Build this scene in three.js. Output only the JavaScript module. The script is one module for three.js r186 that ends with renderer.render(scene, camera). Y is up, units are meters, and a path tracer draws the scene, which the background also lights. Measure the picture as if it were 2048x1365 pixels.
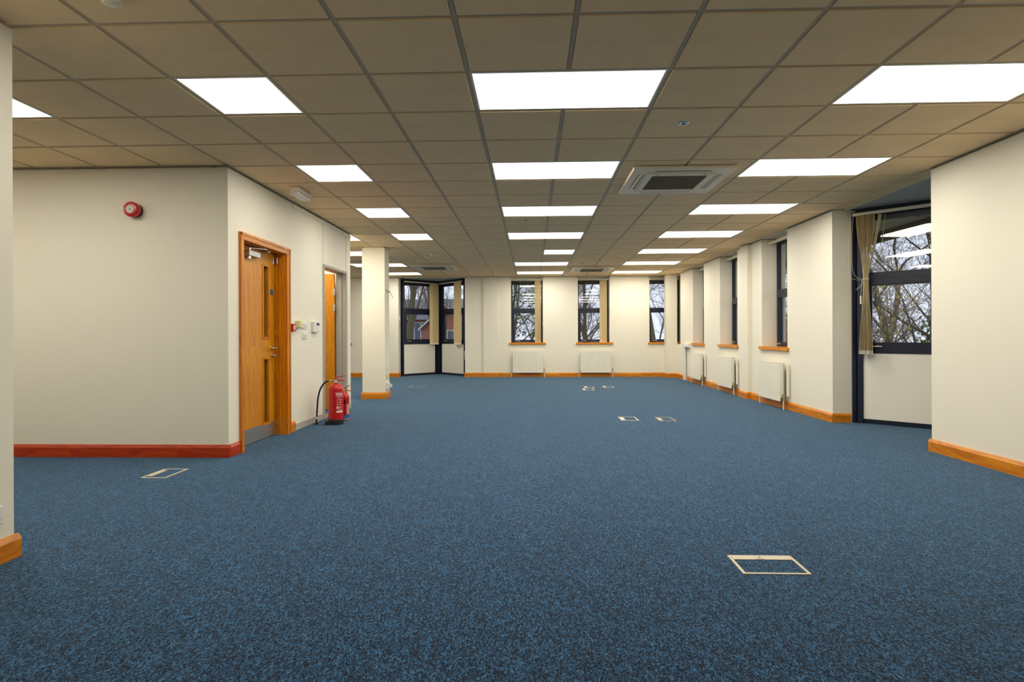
import * as THREE from 'three';
import { RectAreaLightUniformsLib } from 'three/addons/lights/RectAreaLightUniformsLib.js';
import { RoundedBoxGeometry } from 'three/addons/geometries/RoundedBoxGeometry.js';
import { mergeGeometries } from 'three/addons/utils/BufferGeometryUtils.js';

// ---------------------------------------------------------------- camera, sky, exposure
const scene = new THREE.Scene();
const renderer = new THREE.WebGLRenderer({ antialias: true });
renderer.toneMapping = THREE.LinearToneMapping;
renderer.toneMappingExposure = 1.0;
renderer.shadowMap.enabled = true;
RectAreaLightUniformsLib.init();

const EYE = 1.105, FOCAL = 1158.2;                                  // metres, pixels of a 2048 x 1365 frame
const camera = new THREE.PerspectiveCamera(2 * Math.atan(682.5 / FOCAL) * 180 / Math.PI, 2048 / 1365, 0.05, 300);
camera.position.set(0, EYE, 0);
camera.rotation.order = 'YXZ';
camera.rotation.set(0, 0.0331, -0.0036);
camera.setViewOffset(2048, 1365, 0, 11.35, 2048, 1365);
scene.add(camera);

const PANEL_LIGHT = 12.0;                                           // radiance of every ceiling panel
const PANEL_COLOR = new THREE.Color().setRGB(1.0, 0.955, 0.87);
{ // even winter overcast: a little bluer towards the zenith
  const w = 64, h = 32, d = new Float32Array(w * h * 4);
  for (let j = 0; j < h; j++) for (let i = 0; i < w; i++) {
    const e = Math.max(0, (j + 0.5) / h * 2 - 1), k = (j * w + i) * 4;
    d[k] = 0.80 - 0.10 * e; d[k + 1] = 0.86 - 0.06 * e; d[k + 2] = 1.04; d[k + 3] = 1;
  }
  const t = new THREE.DataTexture(d, w, h, THREE.RGBAFormat, THREE.FloatType);
  t.mapping = THREE.EquirectangularReflectionMapping; t.magFilter = THREE.LinearFilter; t.needsUpdate = true;
  scene.background = t; scene.backgroundIntensity = 1.2;
}

// ---------------------------------------------------------------- helpers
function rng(seed) { let a = seed >>> 0; return () => { a = (a + 0x6D2B79F5) | 0; let t = Math.imul(a ^ (a >>> 15), 1 | a); t = (t + Math.imul(t ^ (t >>> 7), 61 | t)) ^ t; return ((t ^ (t >>> 14)) >>> 0) / 4294967296; }; }
const V = (x, y, z) => new THREE.Vector3(x, y, z);
const used = {};
function numbered(n) { const k = used[n] = (used[n] ?? -1) + 1; return k ? `${n}_${String(k).padStart(3, '0')}` : n; }
function tag(o, label, category, group, kind) { o.userData.label = label; o.userData.category = category; if (group) o.userData.group = group; if (kind) o.userData.kind = kind; return o; }
function thing(name, label, category, pos = [0, 0, 0], turn = 0, group, kind) {
  const o = new THREE.Group(); o.name = numbered(name); o.position.set(...pos); o.rotation.y = turn; scene.add(o);
  return tag(o, label, category, group, kind);
}
function part(name, geo, mat, parent) { const m = new THREE.Mesh(Array.isArray(geo) ? merge(geo) : geo, mat); m.name = name; m.castShadow = m.receiveShadow = true; parent.add(m); return m; }
function solo(name, geo, mat, label, category, group, kind) { const m = part(numbered(name), geo, mat, scene); return tag(m, label, category, group, kind); }
function merge(list) {
  return mergeGeometries(list.map((g) => { let q = g.index ? g.toNonIndexed() : g.clone(); if (!q.attributes.uv) q.setAttribute('uv', new THREE.BufferAttribute(new Float32Array(q.attributes.position.count * 2), 2)); for (const k of Object.keys(q.attributes)) if (!['position', 'normal', 'uv'].includes(k)) q.deleteAttribute(k); return q; }));
}
/** uv in metres from the way a face points; grain 'h' turns the texture so that its v runs along the horizontal. */
function uvm(g, grain = 'v', off = 0) {
  const p = g.attributes.position, n = g.attributes.normal, uv = new Float32Array(p.count * 2);
  for (let i = 0; i < p.count; i++) {
    const ax = Math.abs(n.getX(i)), ay = Math.abs(n.getY(i)), az = Math.abs(n.getZ(i));
    let u, v;
    if (ay >= ax && ay >= az) { u = p.getX(i); v = p.getZ(i); } else if (ax >= az) { u = p.getZ(i); v = p.getY(i); } else { u = p.getX(i); v = p.getY(i); }
    if (grain === 'h' && ay < Math.max(ax, az)) [u, v] = [v, u];
    if (grain === 'hx' && ay >= Math.max(ax, az)) [u, v] = [v, u];
    uv[i * 2] = u + off; uv[i * 2 + 1] = v + off * 1.7;
  }
  g.setAttribute('uv', new THREE.BufferAttribute(uv, 2)); return g;
}
/** box by its ends; Z is depth into the room (world z = -Z) */
function B(x0, x1, y0, y1, Z0, Z1, grain) { const g = new THREE.BoxGeometry(x1 - x0, y1 - y0, Z1 - Z0); g.translate((x0 + x1) / 2, (y0 + y1) / 2, -(Z0 + Z1) / 2); return uvm(g, grain); }
/** box by its ends in the local axes of a group */
function L(x0, x1, y0, y1, z0, z1, grain, off) { const g = new THREE.BoxGeometry(x1 - x0, y1 - y0, z1 - z0); g.translate((x0 + x1) / 2, (y0 + y1) / 2, (z0 + z1) / 2); return uvm(g, grain, off); }
function R(w, h, d, r, x, y, z, seg = 2) { const g = new RoundedBoxGeometry(w, h, d, seg, r); g.translate(x, y, z); return g; }
function cyl(r0, r1, h, x, y, z, axis = 'y', seg = 20) { const g = new THREE.CylinderGeometry(r0, r1, h, seg); if (axis === 'x') g.rotateZ(Math.PI / 2); if (axis === 'z') g.rotateX(Math.PI / 2); g.translate(x, y, z); return g; }
function tube(points, r, seg = 24, rad = 8) { return new THREE.TubeGeometry(new THREE.CatmullRomCurve3(points), seg, r, rad); }
function lathe(pts, seg = 32) { return new THREE.LatheGeometry(pts.map((p) => new THREE.Vector2(...p)), seg); }
/** straight moulding of a given profile ([out, up] points) from A to B, out = direction of the profile's first axis */
function moulding(profile, A, Bp, out) {
  const pos = [], uv = [], len = A.distanceTo(Bp), n = profile.length, P = (E, q) => E.clone().addScaledVector(out, q[0]).add(V(0, q[1], 0));
  const fwd = Bp.clone().sub(A).normalize(), flip = V(0, 1, 0).cross(out).dot(fwd) > 0;
  const tri = (a, b, c, ua, ub, uc) => { const o = flip ? [a, b, c, ua, ub, uc] : [a, c, b, ua, uc, ub]; for (let i = 0; i < 3; i++) { pos.push(o[i].x, o[i].y, o[i].z); uv.push(...o[3 + i]); } };
  let run = 0;
  const s0 = (A.x + A.z) * 0.37;
  for (let i = 0; i < n; i++) {
    const p = profile[i], q = profile[(i + 1) % n], d = Math.hypot(q[0] - p[0], q[1] - p[1]);
    const a0 = P(A, p), a1 = P(A, q), b0 = P(Bp, p), b1 = P(Bp, q);
    tri(a0, b0, b1, [run, s0], [run, s0 + len], [run + d, s0 + len]); tri(a0, b1, a1, [run, s0], [run + d, s0 + len], [run + d, s0]); run += d;
  }
  for (let i = 1; i < n - 1; i++) { tri(P(A, profile[0]), P(A, profile[i]), P(A, profile[i + 1]), profile[0], profile[i], profile[i + 1]); tri(P(Bp, profile[0]), P(Bp, profile[i + 1]), P(Bp, profile[i]), profile[0], profile[i + 1], profile[i]); }
  const g = new THREE.BufferGeometry(); g.setAttribute('position', new THREE.Float32BufferAttribute(pos, 3)); g.setAttribute('uv', new THREE.Float32BufferAttribute(uv, 2)); g.computeVertexNormals(); return g;
}
/** flat horizontal plate of a plan outline [[X, Z depth], ...] between two heights */
function plate(outline, y0, y1, holes = []) {
  const s = new THREE.Shape(outline.map(([x, z]) => new THREE.Vector2(x, z)));
  for (const h of holes) s.holes.push(new THREE.Path(h.map(([x, z]) => new THREE.Vector2(x, z))));
  const g = new THREE.ExtrudeGeometry(s, { depth: y1 - y0, bevelEnabled: false }); g.rotateX(-Math.PI / 2); g.translate(0, y0, 0); return uvm(g);
}

// ---------------------------------------------------------------- textures and materials
function noiseGrid(n, seed) { const r = rng(seed), a = new Float32Array(n * n); for (let i = 0; i < a.length; i++) a[i] = r(); return (x, y) => { const xi = Math.floor(x), yi = Math.floor(y), fx = x - xi, fy = y - yi, w = (i) => ((i % n) + n) % n, s = (t) => t * t * (3 - 2 * t), f = (i, j) => a[w(j) * n + w(i)]; const u = s(fx), v = s(fy); return (f(xi, yi) * (1 - u) + f(xi + 1, yi) * u) * (1 - v) + (f(xi, yi + 1) * (1 - u) + f(xi + 1, yi + 1) * u) * v; }; }
function noiseRect(n, m, seed) { const r = rng(seed), a = new Float32Array(n * m); for (let i = 0; i < a.length; i++) a[i] = r(); return (x, y) => { const xi = Math.floor(x), yi = Math.floor(y), fx = x - xi, fy = y - yi, x0 = xi % n, x1 = (xi + 1) % n, y0 = (yi % m) * n, y1 = ((yi + 1) % m) * n, u = fx * fx * (3 - 2 * fx), v = fy * fy * (3 - 2 * fy); return (a[y0 + x0] * (1 - u) + a[y0 + x1] * u) * (1 - v) + (a[y1 + x0] * (1 - u) + a[y1 + x1] * u) * v; }; }
function dataTex(n, m, fn, srgb = true, repeat) {
  const d = new Uint8Array(n * m * 4);
  for (let j = 0; j < m; j++) for (let i = 0; i < n; i++) { const c = fn(i / n, j / m, i, j), k = (j * n + i) * 4; d[k] = Math.max(0, Math.min(255, c[0])); d[k + 1] = Math.max(0, Math.min(255, c[1])); d[k + 2] = Math.max(0, Math.min(255, c[2])); d[k + 3] = 255; }
  const t = new THREE.DataTexture(d, n, m, THREE.RGBAFormat); t.wrapS = t.wrapT = THREE.RepeatWrapping; t.magFilter = THREE.LinearFilter; t.minFilter = THREE.LinearMipmapLinearFilter; t.generateMipmaps = true; t.colorSpace = srgb ? THREE.SRGBColorSpace : THREE.NoColorSpace; if (repeat) t.repeat.set(...repeat); t.needsUpdate = true; return t;
}
function woodTex(light, dark, seed, waves = 26) {
  const a = noiseGrid(64, seed), b = noiseGrid(128, seed + 1), c = noiseGrid(16, seed + 2);
  return dataTex(512, 512, (u, v) => {
    const warp = a(u * 8, v * 4) * 0.5 + c(u * 16, v * 2) * 0.35;
    const ring = 0.5 + 0.5 * Math.sin((u * waves + warp * 3.2) * Math.PI * 2);
    const fibre = b(u * 128, v * 12), streak = c(u * 16, v * 2);
    const t = Math.min(1, 0.40 * ring * ring + 0.30 * fibre + 0.38 * streak - 0.05);
    return [0, 1, 2].map((k) => light[k] + (dark[k] - light[k]) * t);
  });
}
const std = (o) => new THREE.MeshStandardMaterial(o);
const lin = (r, g, b) => new THREE.Color().setRGB(r, g, b);
const M = {};
{
  const n1 = noiseGrid(256, 11), n2 = noiseGrid(64, 12);
  const plaster = dataTex(256, 256, (u, v) => { const h = 128 + 90 * (n1(u * 128, v * 128) - 0.5) + 60 * (n2(u * 32, v * 32) - 0.5); return [h, h, h]; }, false);
  M.wall = std({ name: 'magnolia_paint', color: lin(0.86, 0.80, 0.645), roughness: 0.72, bumpMap: plaster, bumpScale: 0.0006 });
  const fis = dataTex(512, 512, (u, v) => { const h = 150 + 110 * (n1(u * 256, v * 256) - 0.5); return [h, h, h]; }, false);
  const fisC = dataTex(512, 512, (u, v) => { const s = n1(u * 256, v * 256), m = n2(u * 6, v * 6), k = (s > 0.9 ? -9 : 0) + 6 * (m - 0.5); return [250 + k, 219 + k, 170 + k]; });
  M.tile = std({ name: 'mineral_fibre_tile', map: fisC, color: lin(0.97, 0.97, 0.97), roughness: 0.95, bumpMap: fis, bumpScale: 0.0007 });
  M.grid = std({ name: 'grid_metal', color: lin(0.52, 0.41, 0.26), roughness: 0.5 });
  M.whitePlastic = std({ name: 'white_plastic', color: lin(0.80, 0.78, 0.72), roughness: 0.35 });
  M.agedPlastic = std({ name: 'aged_plastic', color: lin(0.74, 0.66, 0.36), roughness: 0.4 });
  M.whiteMetal = std({ name: 'white_enamel', color: lin(0.87, 0.825, 0.69), roughness: 0.34 });
  M.ivory = std({ name: 'ivory_plastic', color: lin(0.86, 0.74, 0.54), roughness: 0.4 });
  M.infill = std({ name: 'white_infill_board', color: lin(0.88, 0.83, 0.70), roughness: 0.4 });
  M.navy = std({ name: 'navy_coated_aluminium', color: lin(0.007, 0.011, 0.028), roughness: 0.36 });
  M.chrome = std({ name: 'satin_chrome', color: lin(0.72, 0.70, 0.66), roughness: 0.25, metalness: 1 });
  M.brass = std({ name: 'brass', color: lin(0.72, 0.55, 0.28), roughness: 0.3, metalness: 1 });
  M.steel = std({ name: 'brushed_steel', color: lin(0.52, 0.52, 0.50), roughness: 0.38, metalness: 0.9 });
  M.black = std({ name: 'black_plastic', color: lin(0.012, 0.012, 0.013), roughness: 0.45 });
  M.dark = std({ name: 'dark_void', color: lin(0.02, 0.019, 0.018), roughness: 0.9 });
  M.grey = std({ name: 'grey_coated_steel', color: lin(0.40, 0.37, 0.31), roughness: 0.45 });
  M.greyPvc = std({ name: 'grey_vinyl_skirting', color: lin(0.50, 0.46, 0.38), roughness: 0.5 });
  M.red = new THREE.MeshPhysicalMaterial({ name: 'red_enamel', color: lin(0.56, 0.004, 0.001), roughness: 0.32, clearcoat: 0.3, clearcoatRoughness: 0.15 });
  M.blue = std({ name: 'blue_disc', color: lin(0.01, 0.10, 0.22), roughness: 0.4 });
  M.fabric = new THREE.MeshPhysicalMaterial({ name: 'beige_blind_fabric', color: lin(0.88, 0.72, 0.38), roughness: 0.95, transmission: 0.3, thickness: 0 });
  M.fabricWeight = std({ name: 'cream_weight', color: lin(0.86, 0.80, 0.64), roughness: 0.6 });
  M.cream = std({ name: 'cream_rail', color: lin(0.70, 0.63, 0.47), roughness: 0.4 });
  M.boxTrim = std({ name: 'cream_floor_trim', color: lin(0.66, 0.57, 0.40), roughness: 0.45 });
  M.glass = new THREE.MeshPhysicalMaterial({ name: 'window_glass', color: lin(0.97, 0.985, 0.98), roughness: 0.0, transmission: 1, thickness: 0, ior: 1.52 });
  M.wood = std({ name: 'varnished_oak', map: woodTex([226, 150, 20], [176, 92, 2], 31), roughness: 0.34 });
  M.woodTrim = std({ name: 'varnished_pine_trim', map: woodTex([228, 148, 14], [184, 96, 0], 37, 12), roughness: 0.34 });
  M.woodRed = std({ name: 'red_stained_trim', map: woodTex([206, 72, 4], [150, 38, 0], 41, 12), roughness: 0.34 });
  M.woodLeaf = std({ name: 'oak_veneer_leaf', map: woodTex([220, 150, 16], [188, 110, 2], 43, 18), roughness: 0.36 });
  M.roofSlab = std({ name: 'concrete_slab', color: lin(0.30, 0.29, 0.27), roughness: 0.9 });
  M.soffit = std({ name: 'grey_soffit_board', color: lin(0.42, 0.42, 0.42), roughness: 0.8 });
  M.fascia = std({ name: 'dark_brown_fascia', color: lin(0.022, 0.016, 0.012), roughness: 0.6 });
  M.baySoffit = std({ name: 'painted_bay_soffit', color: lin(0.50, 0.51, 0.52), roughness: 0.7 });
  // loop-pile carpet tile: flecks of navy, steel blue and pale blue yarn
  const size = 1536, ra = rng(77), c1 = noiseRect(460, 230, 78), c2 = noiseRect(230, 110, 79), c3 = noiseRect(14, 14, 80), c4 = noiseRect(300, 150, 81), tuft = new Float32Array(size * size);
  for (let j = 0; j < size; j++) for (let i = 0; i < size; i++) { const u = i / size, v = j / size; tuft[j * size + i] = 0.56 * c1(u * 460, v * 230) + 0.28 * c2(u * 230, v * 110) + 0.16 * ra(); }
  M.carpet = new THREE.MeshPhysicalMaterial({ name: 'blue_loop_carpet',
    map: dataTex(size, size, (u, v, i, j) => {
      const t = tuft[j * size + i], s = Math.max(0, Math.min(1, (t - 0.16) / 0.68)), p = Math.pow(s * s * (3 - 2 * s), 1.35), w = c4(u * 300, v * 150) - 0.5, m = c3(u * 14, v * 14) - 0.5;
      return [70 * p + 22 * w + 4 * m, 16 + 112 * p + 3 * w + 5 * m, 33 + 142 * p - 10 * w + 6 * m];
    }), roughness: 1, sheen: 1, sheenRoughness: 0.42, sheenColor: lin(0.56, 0.86, 1.0),
    bumpMap: dataTex(size, size, (u, v, i, j) => { const h = 255 * tuft[j * size + i]; return [h, h, h]; }, false), bumpScale: 0.003 });
  M.carpet.map.repeat.set(0.8, 0.8); M.carpet.bumpMap.repeat.set(0.8, 0.8);
}

// ---------------------------------------------------------------- plan of the room (metres; X to the right, Z away from the camera)
const HC = 2.667, WT = 2.650;                                        // ceiling, top of the plaster
const XR = 3.77, XL = -2.765, XN = -2.6, ZF = 15.37, XO = -6.6, ZB = -0.9;
const GX = -0.3726, GZ = 2.8277, P6 = 0.6, col = (c) => GX + P6 * c, row = (r) => GZ + P6 * r;
const SILL = 0.86, FR = 0.24, BAYD = 0.96;
const BAYF = { c: (-3.544 - 1.761) / 2, w: 1.783 }, BAYR = { c: (5.5845 + 7.378) / 2, w: 1.7935 };
const floorPlan = [[XO, ZB], [XR, ZB], [XR + FR + 0.12, ZB], [XR + FR + 0.12, BAYR.c - BAYR.w / 2], [XR + FR + 0.12 + BAYD, BAYR.c], [XR + FR + 0.12, BAYR.c + BAYR.w / 2], [XR + FR + 0.12, ZF + FR + 0.12], [BAYF.c + BAYF.w / 2, ZF + FR + 0.12], [BAYF.c, ZF + FR + 0.12 + BAYD], [BAYF.c - BAYF.w / 2, ZF + FR + 0.12], [XO, ZF + FR + 0.12]];
solo('floor', plate(floorPlan, -0.25, 0), M.carpet, 'blue speckled loop pile carpet across the whole office floor', 'floor', null, 'structure');

// walls: the plaster stops at WT and a set-back core goes on above, which leaves the dark shadow gap under the ceiling
function wallBox(x0, x1, Z0, Z1, y0 = 0, y1 = WT, set = 0.03) {
  const a = [B(x0, x1, y0, y1, Z0, Z1)];
  if (y1 === WT) a.push(B(x0 + set, x1 - set, WT, 3.0, Z0 + set, Z1 - set));
  return a;
}
const OUT = XR + FR + 0.14, FAR = ZF + FR + 0.14;
const nichesR = [[8.652, 9.594], [10.718, 11.70], [12.772, 13.631]];
{
  const a = [];
  a.push(...wallBox(XR, OUT, ZB, 5.5845), ...wallBox(XR, OUT, 7.378, 8.652), ...wallBox(XR, OUT, 9.594, 10.718), ...wallBox(XR, OUT, 11.70, 12.772), ...wallBox(XR, OUT, 13.631, 14.762));
  for (const [p, q] of [...nichesR, [14.762, ZF + 0.2]]) a.push(B(XR, OUT, 0, SILL, p, q), B(XR + FR - 0.01, OUT, 2.6, 3.0, p, q));
  a.push(B(3.96, OUT, SILL, WT, 14.762, FAR));
  solo('wall_right', merge(a), M.wall, 'cream painted right wall of piers between deep window recesses', 'wall', null, 'structure');
  const f = [], opens = [[-5.65, -4.85], [-0.536, 0.313], [1.238, 2.072], [3.116, 3.95]];
  for (const [p, q] of [[XO, -5.65], [-4.85, -3.544], [-1.761, -0.536], [0.313, 1.238], [2.072, 3.116]]) f.push(...wallBox(p, q, ZF, FAR));
  for (const [p, q] of opens) f.push(B(p, q, 0, SILL, ZF, FAR), B(p, q, 2.6, 3.0, ZF + FR - 0.01, FAR));
  solo('wall_far', merge(f), M.wall, 'cream painted far wall with narrow tall windows and a pointed bay', 'wall', null, 'structure');
  solo('wall_near_left', merge(wallBox(-2.82, XN, ZB, 2.824)), M.wall, 'cream wall end beside the left edge of the room', 'wall', null, 'structure');
  solo('wall_alcove_left', merge([...wallBox(XO - 0.15, XO, ZB, FAR)]), M.wall, 'cream end wall closing the left side of the office', 'wall', null, 'structure');
  solo('wall_back', merge([...wallBox(XO - 0.15, OUT, ZB - 0.15, ZB)]), M.wall, 'cream back wall behind the open floor', 'wall', null, 'structure');
  solo('wall_block_front', merge(wallBox(XO, XL - 0.14, 5.2, 5.32)), M.wall, 'cream front wall of the enclosed rooms carrying the red sounder', 'wall', null, 'structure');
  const s = [], t = XL - 0.14;
  s.push(...wallBox(t, XL, 5.2, 5.43), ...wallBox(t, XL, 6.45, 7.62), ...wallBox(t, XL, 8.57, 8.78));
  s.push(...wallBox(t, XL, 5.43, 6.45, 2.07), ...wallBox(t, XL, 7.62, 8.57, 2.06));
  const side = solo('wall_block_side', merge(s), M.wall, 'cream side wall of the enclosed rooms with two doorways', 'wall', null, 'structure');
  part('cover_strip', B(XL, XL + 0.004, 2.06, 2.60, 7.60, 7.606), M.greyPvc, side); part('cover_strip', B(XL, XL + 0.004, 2.06, 2.60, 8.566, 8.572), M.greyPvc, side);
  part('head_channel', B(XL, XL + 0.006, 2.598, 2.648, 6.64, 8.785), M.whiteMetal, side);
  solo('wall_block_rear', merge(wallBox(XO, XL - 0.14, 8.66, 8.78)), M.wall, 'cream rear wall of the enclosed rooms', 'wall', null, 'structure');
  solo('wall_partition', merge(wallBox(XO, t, 7.05, 7.15)), M.wall, 'cream partition between the two enclosed rooms', 'wall', null, 'structure');
  solo('wall_boxing_right', B(XR - 0.06, XR + 0.0005, 0, WT, 10.068, 10.43), M.wall, 'cream pipe boxing standing proud of the right wall pier', 'wall', null, 'structure');
  solo('wall_boxing_far', B(-1.267, -0.881, 0, WT, ZF - 0.045, ZF + 0.0005), M.wall, 'cream pipe boxing on the far wall beside the pointed bay', 'wall', null, 'structure');
  // free standing columns
  solo('column', merge([B(-2.957, -2.56, 0, WT - 0.004, 10.05, 10.37), B(-2.93, -2.59, WT - 0.004, HC + 0.05, 10.08, 10.34)]), M.wall, 'square cream column standing free beyond the open doorway', 'column', null, 'structure');
  solo('column', merge([B(3.50, 3.768, 0, WT + 0.01, 15.08, 15.365)]), M.wall, 'slim cream corner column in front of the last window', 'column', null, 'structure');
  solo('roof', merge([B(XO - 0.2, OUT + 0.05, 3.0, 3.2, ZB - 0.2, FAR + 0.05)]), M.roofSlab, 'concrete roof slab above the ceiling void', 'roof', null, 'structure');
  const ev = [];
  ev.push(plate([[OUT, ZB - 2], [5.75, ZB - 2], [5.75, 17.35], [XO - 2, 17.35], [XO - 2, FAR], [OUT, FAR]], 2.78, 2.84));
  const eaves = solo('roof_eaves', merge(ev), M.soffit, 'grey soffit boards of the roof overhang outside the windows', 'eaves', null, 'structure');
  part('fascia', [B(5.70, 5.80, 2.62, 2.90, ZB - 2, 17.4), B(XO - 2, 5.70, 2.62, 2.90, 17.30, 17.4)], M.fascia, eaves);
  part('soffit_joint', Array.from({ length: 16 }, (_, k) => B(OUT, 5.70, 2.776, 2.781, k * 1.2 - 1.2, k * 1.2 - 1.19)), M.fascia, eaves);
}

// ---------------------------------------------------------------- ceiling: one mesh for each tile, T-bars between them
const panels = [];                                                   // [c0, c1, r, group]
for (const r of [1, 4, 7, 10, 16, 19]) panels.push([0, 2, r, 'mid']);
panels.push([1, 2, 13, 'half']);
for (const r of [1, 4, 7, 10, 13, 16, 19]) panels.push([4, 6, r, 'win']);
for (const r of [-2, 1, 4, 7, 10]) panels.push([-3, -2, r, 'left']);
for (const r of [10, 13, 16, 19]) panels.push([-6, -4, r, 'back']);
panels.push([-7, -5, 1, 'alcove'], [-10, -8, 1, 'alcove2'], [-6, -4, 8, 'room']);
{
  const ceiling = new THREE.Group(); ceiling.name = 'ceiling'; scene.add(ceiling);
  tag(ceiling, 'suspended ceiling of square off white tiles in a metal grid', 'ceiling', null, 'structure');
  const lit = (c, r) => panels.some(([a, b, q]) => r === q && c >= a && c < b);
  const bar = 0.012, cache = {}, rest = [];
  const tileGeo = (w, d) => { const k = `${w.toFixed(3)}x${d.toFixed(3)}`; if (!cache[k]) { const g = new THREE.CylinderGeometry(Math.SQRT1_2, Math.SQRT1_2, 1, 4, 1); g.rotateY(Math.PI / 4); const q = g.toNonIndexed(), p = q.attributes.position; for (let i = 0; i < p.count; i++) { const low = p.getY(i) < 0, s = low ? 0.005 : 0; p.setXYZ(i, p.getX(i) * (w - 2 * s), low ? 0 : 0.016, p.getZ(i) * (d - 2 * s)); } q.computeVertexNormals(); cache[k] = uvm(q); } return cache[k]; };
  for (let r = -7; r <= 20; r++) for (let c = -11; c <= 6; c++) {
    if (lit(c, r)) continue;
    const x0 = Math.max(col(c) + bar, XO), x1 = Math.min(c === 6 ? XR + 0.012 : col(c + 1) - bar, XR + 0.012), z0 = Math.max(row(r) + bar, ZB), z1 = Math.min(r === 20 ? ZF + 0.01 : row(r + 1) - bar, ZF + 0.01);
    if (x1 - x0 < 0.03 || z1 - z0 < 0.03) continue;
    const cx = (x0 + x1) / 2, cz = (z0 + z1) / 2, q = cx / cz;
    let seen = cz > 2.2 && q < 0.86 && q > -0.95;
    if (cx < -2.7 && cz > 5.2 && cz < 8.7) seen = false;
    if (cx < -2.7 && cz > 8.7 && q < -0.33) seen = false;
    if (cx < -2.62 && cz < 5.2 && q < -0.93) seen = false;
    const g = tileGeo(x1 - x0, z1 - z0);
    if (seen) { const m = part('ceiling_tile', g, M.tile, ceiling); m.position.set(cx, HC, -cz); } else { const h = g.clone(); h.translate(cx, HC, -cz); rest.push(h); }
  }
  part('ceiling_tiles_out_of_view', rest, M.tile, ceiling).userData.kind = 'stuff';
  for (let c = -10; c <= 6; c++) { // long bars stop at a panel that spans two modules
    const cuts = panels.filter(([a, b]) => c > a && c < b).map(([, , r]) => r).sort((p, q) => p - q);
    let from = ZB; for (const r of [...cuts, null]) { const to = r === null ? ZF : row(r) - 0.0125; if (to > from) part('grid_bar', B(col(c) - 0.0125, col(c) + 0.0125, HC + 0.006, HC + 0.022, from, to), M.grid, ceiling); if (r !== null) from = row(r + 1) + 0.0125; }
  }
  for (let r = -6; r <= 20; r++) part('cross_bar', B(XO, XR, HC + 0.0065, HC + 0.0225, row(r) - 0.0125, row(r) + 0.0125), M.grid, ceiling);
  part('void_lining', B(XO, XR, HC + 0.06, HC + 0.08, ZB, ZF), M.dark, ceiling);
  // ceilings of the window recesses and the two bays
  const nich = nichesR.concat([[14.762, ZF]]).map(([p, q]) => B(XR + 0.012, XR + FR, HC - 0.004, HC + 0.03, p, q));
  for (const [p, q] of [[-5.65, -4.85], [-0.536, 0.313], [1.238, 2.072], [3.116, 3.95]]) nich.push(B(p, q, HC - 0.004, HC + 0.03, ZF + 0.01, ZF + FR));
  part('recess_soffit', nich, M.wall, ceiling);
  const d = FR + 0.13;
  part('bay_soffit', plate([[XR + 0.17, BAYR.c - BAYR.w / 2], [XR + d, BAYR.c - BAYR.w / 2], [XR + d + BAYD, BAYR.c], [XR + d, BAYR.c + BAYR.w / 2], [XR + 0.17, BAYR.c + BAYR.w / 2]], HC - 0.006, HC + 0.05), M.baySoffit, ceiling);
  part('bay_soffit', plate([[BAYF.c - BAYF.w / 2, ZF + 0.12], [BAYF.c + BAYF.w / 2, ZF + 0.12], [BAYF.c + BAYF.w / 2, ZF + d], [BAYF.c, ZF + d + BAYD], [BAYF.c - BAYF.w / 2, ZF + d]], HC - 0.006, HC + 0.05), M.baySoffit, ceiling);
  part('edge_tile', [B(XR + 0.014, XR + 0.15, HC, HC + 0.016, 5.6, 7.37), B(-3.53, -1.775, HC, HC + 0.016, ZF + 0.012, ZF + 0.10)], M.tile, ceiling);
  part('edge_trim', [B(XR + 0.15, XR + 0.185, HC - 0.022, HC + 0.02, 5.585, 7.378), B(-3.544, -1.761, HC - 0.014, HC + 0.02, ZF + 0.10, ZF + 0.125)], M.cream, ceiling);
  part('perimeter_angle', [B(XR - 0.03, XR + 0.012, HC - 0.003, HC + 0.001, ZB, 5.56), B(XR - 0.03, XR + 0.012, HC - 0.003, HC + 0.001, 7.38, 8.64), B(XL - 0.012, XL + 0.022, HC - 0.003, HC + 0.001, 5.2, 8.78), B(XO, XL, HC - 0.003, HC + 0.001, 5.17, 5.21)], M.grid, ceiling);
}
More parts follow.
